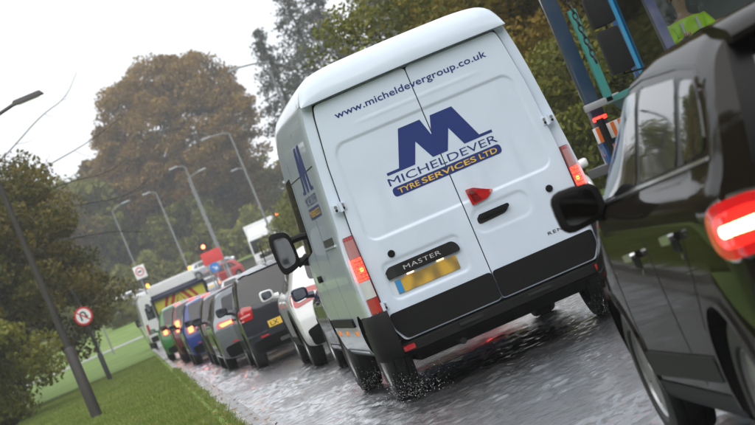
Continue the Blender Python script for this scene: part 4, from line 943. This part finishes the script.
# second lane by the junction
def gcar(*a,**k):
    return car(*a,ns=30,seams=False,**k)
gcar('saloon_car','white car with small red lamps beyond the grey hatchback roof','car',6.4,141,0,4.3,1.78,1.45,PW,lamps=hl(.75,.95),plate_txt='',gz0=gz(143),group='cars near the junction')
gcar('saloon_car','silver white car left of the traffic light, nearest the chevron lorry','car',5.9,163,.05,4.4,1.78,1.45,PS,lamps=hl(.75,.95),plate_txt='',gz0=gz(165),group='cars near the junction')
c=atY(200,270,216); gcar('saloon_car','silver hatchback crossing side-on below the wood','car',c.x-1.1,216,-PI/2,4.3,1.76,1.46,PS,front=True,gz0=gz(216)+.14,group='cars near the junction')
c=atY(228,272,180); gcar('pickup_car','bright red car side-on in front of the white lorry','car',c.x+.7,182,PI/2+.75,4.3,1.8,1.55,PRED,front=True,gz0=gz(181),group='cars near the junction')
c=atY(137,291,214); gcar('saloon_car','white car crossing left of the chevron lorry','car',c.x-2.3,214,-PI/2,4.4,1.76,1.45,PW,front=True,gz0=gz(214)+.14,group='cars near the junction')
gcar('hatchback','white car waiting behind the blue lorry in the oncoming lane','car',6.92,43.5,PI,4.2,1.78,1.5,PW,front=True,mirmat=PW)

# ------------------------------------------------------------------ lorries and the far van
def clear_glass():
    m=bpy.data.materials.new('window_glass'); m.use_nodes=True; n=m.node_tree; n.nodes.remove(n.nodes['Principled BSDF'])
    t=n.nodes.new('ShaderNodeBsdfTransparent'); t.inputs[0].default_value=(.80,.86,.85,1); g=n.nodes.new('ShaderNodeBsdfGlossy'); g.inputs['Roughness'].default_value=.02
    f=n.nodes.new('ShaderNodeFresnel'); f.inputs[0].default_value=1.5; mx=n.nodes.new('ShaderNodeMixShader')
    n.links.new(f.outputs[0],mx.inputs[0]); n.links.new(t.outputs[0],mx.inputs[1]); n.links.new(g.outputs[0],mx.inputs[2]); n.links.new(mx.outputs[0],n.nodes['Material Output'].inputs[0]); return m
CGLASS=clear_glass()
TB=paint('lorry_blue',(.012,.085,.26),.1); TC=paint('lorry_cyan',(.02,.36,.68),.05); TD=paint('arm_blue',(.010,.035,.075),.35,rough=.5); TEAL=M('teal_steel',(.03,.26,.23),.55,dirt=.3); CABIN=M('cab_interior',.22,.8)
lorry=thing('skip_lorry','blue skip lorry facing the camera beyond the dark people carrier','lorry',(7.52,32.6,0),PI)
hwL=1.22; yF=7.0; yB=5.0
def cabwall(nm,poly,x0,x1,mat,par=lorry): return MB().prism(poly,x0,x1,'yz').build(nm,mat,par,smooth=False)
cabp=MB()
# front below the screen, floor, back wall, roof
cabp.box(-hwL,hwL,yF-.10,yF,.75,1.62,.04); cabp.box(-hwL,hwL,yB,yF-.1,.85,.95,.02); cabp.box(-hwL,hwL,yB,yB+.06,.95,2.95,.02); cabp.box(-hwL+.02,hwL-.02,yB,yF-.28,2.90,3.05,.05)
cab=cabp.build('cab',TB,lorry); MB().box(-hwL+.07,hwL-.07,yB+.062,yB+.085,1.0,2.89,.005).build('cab_lining',M('cab_lining',.42,.8),lorry)
for s in (-1,1):
    MB().prism([(yB+.06,.85),(yF-.02,.85),(yF-.02,1.60),(yB+.06,1.60)],s*hwL,s*(hwL-.05),'yz').build('cab_door',TB,lorry,smooth=False)
    MB().prism([(yF-.02,1.60),(yF-.17,1.60),(yF-.36,2.92),(yF-.25,2.92)],s*(hwL),s*(hwL-.10),'yz').build('front_pillar',M('pillar_navy',(.012,.022,.075),.3,coat=1),lorry,smooth=False)
    MB().prism([(yB+.06,1.60),(yB+.44,1.60),(yB+.44,2.92),(yB+.06,2.92)],s*hwL,s*(hwL-.06),'yz').build('rear_pillar',TB,lorry,smooth=False)
    MB().prism([(yB+.32,.90),(yB+.45,.90),(yB+.45,2.90),(yB+.32,2.90)],s*(hwL+.004),s*(hwL-.01),'yz').build('cyan_stripe',TC,lorry,smooth=False)
    MB().prism([(yB+.46,1.61),(yF-.19,1.61),(yF-.36,2.88),(yB+.46,2.88)],s*(hwL-.02),s*(hwL-.026),'yz').build('door_window',CGLASS,lorry,smooth=False)
    MB().prism([(yB+.46,1.60),(yF-.17,1.60),(yF-.18,1.64),(yB+.46,1.64)],s*(hwL+.006),s*(hwL-.03),'yz').build('window_rubber',RUBBER,lorry,smooth=False)
    # mirrors on a stay, one over the other
    arm=MB().tube([(s*hwL,yF-.15,2.72),(s*(hwL+.52),yF+.05,2.76),(s*(hwL+.55),yF+.05,1.86),(s*hwL,yF-.12,1.80)],.016,8).build('mirror_stay',BLACK,lorry)
    for z0,z1 in ((2.40,2.74),(1.88,2.36)):
        mo=MB().box(s*(hwL+.55)-.13,s*(hwL+.55)+.13,yF-.02,yF+.14,z0,z1,.045,(.94,.9)).build('wing_mirror',BLACK,lorry)
        MB().box(s*(hwL+.55)-.10,s*(hwL+.55)+.10,yF-.028,yF-.018,z0+.04,z1-.04,.002).build('mirror_glass',MIRROR,mo)
    wheel(lorry,s*1.0,5.75,.50,.30,STEEL,10); wheel(lorry,s*.98,1.5,.50,.32,STEEL,10)
    MB().box(s*.85-.24,s*.85+.24,yF-.02,yF+.03,.78,1.0,.02).build('headlight',M('headlamp_lens',(.75,.77,.8),.08,coat=1,emis=1.2,ecol=(1,.98,.92)),lorry)
MB().add([(-hwL+.10,yF-.10,1.61),(hwL-.10,yF-.10,1.61),(hwL-.10,yF-.31,2.90),(-hwL+.10,yF-.31,2.90)],[(0,1,2,3)]).build('windscreen',CGLASS,lorry,smooth=False)
MB().box(-hwL,hwL,yF-.05,yF+.10,.45,.75,.05).build('bumper',M('bumper_white',.6,.5,dirt=.3),lorry)
MB().box(-.75,.75,yF-.01,yF+.03,1.05,1.35,.02).build('grille',BLACK,lorry)
MB().box(-hwL+.06,hwL-.06,yF-.62,yF-.12,1.45,1.60,.05).build('dashboard',CABIN,lorry)
MB().box(.25,.85,yB+.15,yB+.75,1.1,1.42,.05).box(.28,.82,yB+.10,yB+.25,1.4,2.3,.05).build('driver_seat',CABIN,lorry)
sw=MB(); cc=Vector((.55,yF-.72,1.86)); ax_=Vector((0,.55,.83)).normalized(); e1=Vector((1,0,0)); e2=ax_.cross(e1)
sw.tube([cc+(e1*math.cos(t)+e2*math.sin(t))*.23 for t in np.linspace(0,2*PI,33)],.017,7)
for t in (.2,PI-.2,1.5*PI): sw.tube([cc,cc+(e1*math.cos(t)+e2*math.sin(t))*.23],.014,6)
sw.tube([cc,cc+Vector((0,.3,-.4))],.03,8); sw.build('steering_wheel',BLACK,lorry)
MB().box(-.45,.45,.0,6.8,.62,.85,.02).build('chassis',M('chassis_grey',.05,.6,dirt=.4),lorry)
MB().box(-1.15,1.15,-.1,4.7,.86,.98,.02).build('deck',M('deck_steel',.08,.6,.3,dirt=.4),lorry)
for s in (-1,1):   # lifting arms of the skip loader
    MB().box(s*1.07-.085,s*1.07+.085,1.42,1.66,.98,3.75,.015).build('lifting_arm',TD,lorry)
    MB().box(s*1.07-.11,s*1.07+.11,1.36,1.72,.98,1.25,.015).build('arm_foot',TB,lorry)
    for k in range(14):   # chain links hanging from the arm to the skip
        a=PI/2*(k%2); z=3.35-k*.085; mbk=MB(); p=Vector((s*.93,1.95+k*.012,z)); ex=Vector((math.cos(a),math.sin(a),0))
        mbk.tube([p+ex*.028*math.cos(t)+Vector((0,0,.055*math.sin(t))) for t in np.linspace(0,2*PI,11)],.011,5,False); mbk.build('chain_link',M('chain_steel',.04,.5,.7),lorry)
# teal skip on the deck
skip=thing('waste_skip','teal steel skip carried behind the blue lorry cab','skip',(7.52,32.6,.99),PI)
MB().add([(sx*(.55+.25*t),ymid+sy*(1.0+.5*t),.0+.70*t) for t in (0,1) for sy in (-1,1) for sx in (-1,1) for ymid in (2.9,)],[(0,1,3,2),(0,4,5,1),(2,3,7,6),(0,2,6,4),(1,5,7,3)]).build('skip_body',TEAL,skip,smooth=False)
for s in (-1,1):
    MB().box(s*.81-.045,s*.81+.045,1.36,4.44,.68,.76,.01).build('rim_rail',TEAL,skip)
    for y in (2.05,2.35,2.9,3.6): MB().box(s*.74-.05,s*.74+.05,y-.04,y+.04,.1,.68,.01).build('side_rib',TEAL,skip)
    MB().box(s*.90-.05,s*.90+.05,1.75,1.85,.7,1.95,.01).build('frame_post',TEAL,skip)
for s in (-1,1):
    b=MB().box(s*1.04-.20,s*1.04+.20,1.75,1.80,1.26,1.46,.006).build('striped_board',M('board_white',.7,.5),lorry)
    for k in range(4): MB().box(s*1.04-.18+k*.10,s*1.04-.13+k*.10,1.802,1.806,1.265,1.455).build('board_stripe',M('board_orange',(.75,.16,.02),.4),b)
    MB().box(s*1.0-.24,s*1.0+.24,1.75,1.85,1.68,1.77,.015).build('rail',M('galv_rail',.4,.4,.5),lorry)
    MB().box(s*1.10-.09,s*1.10+.09,1.76,1.82,1.53,1.58,.01).build('marker_lamp',BRAKE,lorry)
    MB().box(s*1.12-.05,s*1.12+.05,2.2,2.5,1.0,1.2,.01).build('marker_lamp',REDLENS,lorry)
    MB().tube([(s*1.13,1.9,1.0),(s*1.13,1.9,1.55)],.05,10).build('hose',BLACK,lorry)
# the driver
def skin_mesh(nm, joints, edges, mat, parent, sub=2, root=0):
    me=bpy.data.meshes.new(nm); me.from_pydata([j[:3] for j in joints],edges,[]); o=obj(nm,me)
    md=o.modifiers.new('s','SKIN'); sv=me.skin_vertices[0].data
    for i,j in enumerate(joints): sv[i].radius=(j[3],j[4] if len(j)>4 else j[3]); sv[i].use_root=(i==root)
    s2=o.modifiers.new('u','SUBSURF'); s2.levels=sub; s2.render_levels=sub
    dg=bpy.context.evaluated_depsgraph_get(); dg.update(); nm2=bpy.data.meshes.new_from_object(o.evaluated_get(dg)); bpy.data.objects.remove(o)
    nm2.materials.clear(); nm2.materials.append(mat); nm2.shade_smooth(); return obj(nm,nm2,parent)
SKIN=M('skin',(.52,.31,.22),.5,var=.06)
drv=thing('person','driver in a yellow high visibility jacket behind the lorry windscreen','person',(7.52-.62,32.6-5.72,1.55),PI)
J=[(0,0,.10,.15,.12),(0,.0,.35,.14,.11),(0,.02,.56,.17,.11),(0,.03,.66,.06),(0,.05,.74,.058),(0,.07,.84,.088,.10),(0,.07,.93,.082,.095),(0,.06,1.0,.045)]
Ed=[(0,1),(1,2),(2,3),(3,4),(4,5),(5,6),(6,7)]
for s in (-1,1):
    b=len(J); hx=s*.19
    J+=[(s*.19,.02,.57,.065),(s*.26,.16,.36,.05),(s*.205,.50,.40,.035),(s*.20,.59,.43,.032,.022)]; Ed+=[(2,b),(b,b+1),(b+1,b+2),(b+2,b+3)]
    for k in range(4):
        q=len(J); off=(k-1.5)*.021; ln=(.05,.058,.055,.042)[k]
        J+=[(hx+off*.9,.635,.452+.004*k,.0095),(hx+off,.635+ln*.55,.462,.009),(hx+off,.635+ln*.5,.428,.008)]; Ed+=[(b+3,q),(q,q+1),(q+1,q+2)]
    q=len(J); J+=[(hx-s*.035,.60,.44,.010),(hx-s*.05,.635,.435,.009)]; Ed+=[(b+3,q),(q,q+1)]
    q=len(J); J+=[(s*.10,.08,.05,.085),(s*.14,.50,.04,.07),(s*.15,.56,-.32,.048),(s*.15,.70,-.36,.04)]; Ed+=[(0,q),(q,q+1),(q+1,q+2),(q+2,q+3)]
body=skin_mesh('body',J,Ed,SKIN,drv)
JJ=[(0,0,.08,.17,.135),(0,0,.34,.165,.13),(0,.02,.55,.19,.125),(0,.03,.63,.09)]; JE=[(0,1),(1,2),(2,3)]
for s in (-1,1):
    b=len(JJ); JJ+=[(s*.20,.02,.57,.082),(s*.265,.16,.36,.066),(s*.21,.47,.395,.05)]; JE+=[(2,b),(b,b+1),(b+1,b+2)]
jk=skin_mesh('jacket',JJ,JE,M('hi_vis_yellow',(.50,.80,.04),.7,emis=.0),drv)
for s in (-1,1): MB().tube([(s*.09,.16,.60),(s*.10,.165,.35),(s*.10,.15,.1)],.018,6).build('reflective_strip',M('reflective_tape',.6,.3),jk)
MB().lathe([(1.03,.001),(1.01,.06),(.97,.09),(.92,.102),(.87,.10),(.86,.09)],18,'z',(0,.045,0)).build('hair',M('hair_brown',(.05,.035,.025),.7),drv)
MB().tube([(0,.155,.915),(0,.18,.875),(0,.165,.865)],[.012,.018,.012],8).build('nose',SKIN,drv)
for s in (-1,1): MB().lathe([(-.004,.001),(-.004,.010),(.004,.012)],10,'y',(s*.034,.165,.915)).build('eye',INK,drv); MB().box(s*.092-.008,s*.092+.008,.045,.085,.86,.92,.006).build('ear',SKIN,drv)
MB().box(-.028,.028,.15,.162,.832,.84,.003).build('mouth',M('lips',(.35,.14,.12),.5),drv)

# far white panel van ahead of the chevron lorry
pv=thing('panel_van','white panel van far ahead, nearest the kerb','van',(1.72,118,gz(119)),.03)
V9=[(x*.98,y*.98,z*.93) for x,y,z in V_VAN]; s9=Surf(V9,F_VAN)
cut_body('body',V9,F_VAN,[PW,DARKM],[(min(s*1.2,s*.72),max(s*1.2,s*.72),yy,.34,.41) for s in (-1,1) for yy in (.92,4.0)],pv)
for s in (-1,1):
    for yy in (.92,4.0): wheel(pv,s*.88,yy,.335,.21,STEEL,8)
    mirror(pv,s*1.13,3.8,1.45,s,BLACK,.2,.34,.12,.95)
    obj('tail_light',mkmesh('tail_light',*s9.lay(rounded([(s*.90-.07,.75),(s*.90+.07,.75),(s*.88+.06,1.25),(s*.88-.06,1.25)],.02,2),FR_REAR,.01,.1,.02),REDLENS),pv)
    p=rounded([(s*.03,1.4),(s*.76,1.4),(s*.70,2.0),(s*.03,2.0)],.06,3); obj('rear_window',mkmesh('rear_window',*s9.lay(p,FR_REAR,.008,.1,.02),GLASS),pv)
obj('rear_bumper',mkmesh('rear_bumper',*s9.lay(rounded([(-.95,.36),(.95,.36),(.95,.62),(-.95,.62)],.04,3),FR_REAR,.03,.1,.05),BLACK),pv)
obj('number_plate',mkmesh('number_plate',*s9.lay(rounded([(-.26,.74),(.26,.74),(.26,.85),(-.26,.85)],.01,2),FR_REAR,.012,.1,.02),YPLATE),pv)

# works lorry with chevron tail board
cl=thing('works_lorry','works lorry with red and yellow chevron tail board and white top','lorry',(2.42,103,-.08),.0)
DB=paint('works_navy',(.015,.02,.06),.2)
MB().box(-1.1,1.1,.15,4.2,.75,.95,.02).build('chassis',DARKM,cl)
bd=MB().box(-1.18,-1.08,.1,4.2,.95,2.25,.03).box(1.08,1.18,.1,4.2,.95,2.25,.03).box(-1.18,1.18,.1,.22,.95,1.05,.02).box(-1.18,1.18,.08,.2,2.12,2.26,.02).box(-1.08,1.08,4.0,4.2,.95,2.4,.02).build('body_frame',DB,cl)
MB().box(-1.08,1.08,.2,.24,1.05,2.12,.004).build('tail_board',M('chevron_yellow',(.62,.58,.05),.5,dirt=.2),cl)
RS=M('chevron_red',(.42,.03,.03),.5)
for s in (-1,1):
    for k in range(4):
        a=.12+k*.30; lim=1.07; p=[(s*min(a,lim),1.06),(s*min(a+.16,lim),1.06),(s*max(0,a+.16-.62),2.11),(s*max(0,a-.62),2.11)]
        if k<1: p=[(s*a,1.06),(s*(a+.16),1.06),(0,1.06+1.05*(a+.16)/.62*1.0),(0,1.06+1.05*a/.62)]
        MB().prism(p,.186,.199).build('chevron_stripe',RS,cl,smooth=False)
    MB().box(s*.95-.14,s*.95+.14,.02,.1,.78,.92,.02).build('tail_light',BRAKE,cl)
    MB().lathe([(0,.001),(.0,.075),(.10,.07),(.15,.04),(.16,.001)],14,'z',(s*.98,4.9,2.83 if s<0 else 2.83)).build('beacon',M('beacon_amber',(.9,.28,.02),.2,emis=2.5,ecol=(1,.35,.05)),cl)
    for yy in (1.1,5.3): wheel(cl,s*.98,yy,.40,.26,STEEL,8)
    mirror(cl,s*1.32,5.6,2.0,s,BLACK,.2,.4,.12,1.1)
MB().box(-1.12,1.12,4.3,6.3,.7,2.83,.14,(.93,.9)).build('cab',PW,cl); MB().box(-.95,.95,4.27,4.33,1.6,2.25,.05).build('cab_rear_window',GLASS,cl)
plate(cl,Surf([(-1,.1,0),(1,.1,0),(1,.1,3),(-1,.1,3)],[(0,1,2,3)]),0,.86,None)
# white box lorry facing the camera at the junction
c=atY(264,246,172)
wl_=thing('box_lorry','white box lorry coming round the junction, facing the camera','lorry',(c.x+.8,177.5,gz(172)+.12),PI-.13); wl_.scale=(.9,.9,.9)
MB().box(-1.2,1.2,-3,4.0,1.0,3.75,.04).build('box_body',PW,wl_); MB().box(-1.21,-1.205,-2.2,3.2,1.5,3.3).build('side_panel',M('panel_blue',(.10,.16,.34),.4),wl_); MB().box(1.205,1.21,-2.2,3.2,1.5,3.3).build('side_panel',M('panel_blue',(.10,.16,.34),.4),wl_)
MB().box(-1.15,1.15,4.3,6.2,.6,2.75,.12,(.95,.86)).build('cab',PW,wl_); MB().box(-1.02,1.02,4.4,5.6,2.76,3.4,.12,(.86,.7)).build('roof_deflector',PW,wl_)
MB().add([(-1.02,6.165,1.45),(1.02,6.165,1.45),(.98,6.10,2.5),(-.98,6.10,2.5)],[(0,1,2,3)]).build('windscreen',GLASS,wl_,smooth=False)
MB().box(-1.16,1.16,6.15,6.28,.45,.85,.03).build('bumper',M('bumper_grey',.3,.5),wl_); MB().box(-.7,.7,6.18,6.22,.95,1.3,.02).build('grille',BLACK,wl_)
MB().box(-.4,.4,-2.8,5,.6,.95,.02).build('chassis',DARKM,wl_)
for s in (-1,1):
    MB().box(s*.9-.18,s*.9+.18,6.24,6.3,.6,.78,.02).build('headlight',WLENS,wl_)
    for yy in (-1.6,5.2): wheel(wl_,s*1.0,yy,.45,.28,STEEL,8)
    MB().box(s*1.36-.1,s*1.36+.1,5.8,5.92,1.7,2.25,.03).build('wing_mirror',BLACK,wl_)

# ------------------------------------------------------------------ street furniture
POSTM=M('lamp_post_grey',(.22,.23,.24),.5,.2,var=.2); POSTD=M('lamp_post_dark',(.035,.03,.028),.55,var=.35,scale=3,dirt=.2)
def lamp_post(label, x, y, top, arm, r=.075, mat=POSTM, base=None):
    z0=gz(y)+.05; o=thing('lamp_post',label,'lamp post',(x,y,z0),0,'street lamps'); h=top-z0; bt=base or 1.3
    MB().tube([(0,0,-.2),(0,0,bt),(0,0,bt+.06)],[r*1.55,r*1.5,r*1.05],12).build('base_section',mat,o)
    MB().tube([(0,0,bt),(0,0,h*.7),(0,0,h-.15)],[r,r*.8,r*.62],12).build('shaft',mat,o)
    s=1 if arm>0 else -1; ab=abs(arm)
    MB().tube(chaikin([(0,0,h-.2),(0,0,h-.02),(s*ab*.3,0,h+.10),(s*ab,0,h+.22)],2),r*.45,8).build('bracket_arm',mat,o)
    vs=MB().box(s*(ab+.28)-.34,s*(ab+.28)+.34,-.11,.11,h+.19,h+.29,.035,(.8,.6)); hd=vs.build('lantern',mat,o); MB().box(s*(ab+.30)-.22,s*(ab+.30)+.22,-.075,.075,h+.175,h+.195,.008).build('lantern_glass',M('lantern_glass',.5,.2),hd)
    return o
lamp_post('dark brown lamp post with stepped base nearest on the left verge',-1.21,48.4,6.05,.85,.075,POSTD,1.45)
for lb,(u,v),Y,arm,r in (('hazy lamp post that carries the square sign',(112,211),186,.9,.065),('pale lamp post standing behind the chevron lorry top',(156,193),182,-.4,.075),('lamp post left of the pair over the traffic light',(185,167),168,-.5,.07),('right lamp post of the pair over the traffic light',(188,179),182,.9,.07),('tall lamp post with its lantern to the left, right of the round tree',(229,133),146,-1.1,.075),('thin lamp post between the tall one and the white lorry',(244,169),205,-.5,.07),('nearest tall lamp post, just left of the van roof',(266,62),110,-1.15,.08)):
    p=atY(u,v,Y); lamp_post(lb,p.x,Y,p.z,arm,r)
def disc(mb,cx,cz,r,y0,y1,n=28): return mb.prism([(cx+r*math.cos(t),cz+r*math.sin(t)) for t in np.linspace(0,2*PI,n,endpoint=False)],y0,y1)
SW=M('sign_white',.78,.4); SR=M('sign_red',(.55,.02,.03),.4); SK=M('sign_black',.015,.5); SG=M('sign_grey_back',.30,.5,.2)
us=thing('traffic_sign','round no U-turn sign on a black post in the verge','sign',(-1.22,83.4,.08))
MB().tube([(0,0,-.2),(0,0,.95),(0,0,1.0)],[.085,.085,.055],10).build('post_base',SK,us); MB().tube([(0,0,1.0),(0,0,3.3)],.05,10).build('post',SK,us)
pl=disc(MB(),0,2.33,.31,-.075,-.06).build('sign_plate',SR,us); disc(MB(),0,2.33,.245,-.080,-.076).build('sign_face',SW,pl)
arc=[(-.09+.0,2.19)]+[(-.005+.085*math.cos(t),2.38+.085*math.sin(t)) for t in np.linspace(PI,0,9)]+[(.08,2.30)]
ss=[(a,b) for a,b in stroke(arc,.05)]; MB().prism(ss,-.085,-.081).build('turn_arrow',SK,pl); MB().prism([(.0,2.31),(.16,2.31),(.08,2.20)],-.085,-.081).build('arrow_head',SK,pl)
MB().prism([(-.16,2.52),(-.185,2.49),(.16,2.14),(.185,2.17)],-.090,-.086).build('slash',SR,pl)
bs=thing('traffic_sign','pale sign board on two grey legs behind the no U-turn sign','sign',(-1.62,140,gz(140)+.05))
for s in (-.32,.32): MB().tube([(s,0,-.2),(s,0,2.8)],.05,8).build('leg',SG,bs)
MB().box(-.5,.5,-.08,-.05,1.9,2.85,.01).build('sign_plate',M('sign_pale',.55,.4),bs)
p=atY(140,272,185.6); sq=thing('traffic_sign','square white sign with a red ring on the hazy lamp post','sign',(p.x,185.6,p.z)); sq.scale=(.78,1,.78)
MB().box(-.55,.55,-.06,-.03,-.62,.62,.01).build('sign_plate',SW,sq); r_=disc(MB(),0,.05,.42,-.07,-.062).build('red_ring',SR,sq); disc(MB(),0,.05,.31,-.078,-.071).build('ring_face',SW,sq); MB().box(-.2,.2,-.084,-.079,-.03,.12).build('symbol',SK,sq)
MB().tube([(0,.15,.4),(0,-.03,.4)],.03,6).build('bracket',SG,sq)
def signal(label,u,v,Y,x=None):
    p=atY(u,v,Y); z0=gz(Y)+.05; o=thing('traffic_light',label,'traffic light',(p.x,Y,z0),0,'traffic lights'); zl=p.z-z0
    MB().tube([(0,0,-.2),(0,0,zl+.35)],.06,10).build('post',POSTM,o)
    hd=MB().box(-.17,.17,-.22,-.06,zl-.75,zl+.25,.03).build('signal_head',SK,o); MB().box(-.27,.27,-.06,-.045,zl-.85,zl+.35,.01).build('backing_board',SK,o)
    for i,m in enumerate((M('signal_red_lit',(1,.1,.05),.3,emis=14,ecol=(1,.12,.04)),M('signal_amber_off',(.12,.06,.01),.3),M('signal_green_off',(.01,.08,.04),.3))):
        MB().lathe([(-.235,.001),(-.235,.10),(-.21,.11)],18,'y',(0,0,zl-i*.31)).build('signal_lens',m,hd)
    return o,p
signal('traffic light showing red above the red board',203,247,150); signal('distant red traffic light above the white lorry',277,214,172)
p=atY(212,257,149.4); rb=thing('board_sign','red rectangular board beside the traffic light','sign',(p.x,149.4,gz(149)+.05))
zl=p.z-gz(149); MB().box(-.62,.62,-.03,0,zl-.42,zl+.36,.01).build('sign_plate',M('board_red',(.72,.06,.06),.45),rb)
for s in (-.45,.45): MB().tube([(s,.03,-.2),(s,.03,zl+.3)],.035,8).build('leg',SG,rb)
p=atY(215,268,149.0); bl=thing('traffic_sign','small round blue arrow sign under the red board','sign',(p.x,148.9,gz(149)+.05)); zl=p.z-gz(149)
MB().tube([(0,.03,-.2),(0,.03,zl+.2)],.035,8).build('post',SG,bl); disc(MB(),0,zl,.30,-.02,0).build('sign_plate',M('sign_blue',(.03,.22,.62),.4),bl); MB().prism([(-.14,zl+.03),(.02,zl-.06),(-.06,zl-.16),(.17,zl-.15),(.13,zl+.07),(.07,zl-.01),(-.11,zl+.09)],-.026,-.021).build('arrow',SW,bl)

# ------------------------------------------------------------------ mist
hz=MB().box(-420,520,-20,420,-1.2,48).build('haze',None,smooth=False); tag(hz,kind='stuff')
hm=bpy.data.materials.new('mist'); hm.use_nodes=True; n=hm.node_tree; n.nodes.remove(n.nodes['Principled BSDF']); pv_=n.nodes.new('ShaderNodeVolumePrincipled')
pv_.inputs['Color'].default_value=(.95,.96,.97,1); pv_.inputs['Density'].default_value=0.0007; pv_.inputs['Anisotropy'].default_value=.2
n.links.new(pv_.outputs[0],n.nodes['Material Output'].inputs['Volume']); hz.data.materials.clear(); hz.data.materials.append(hm)
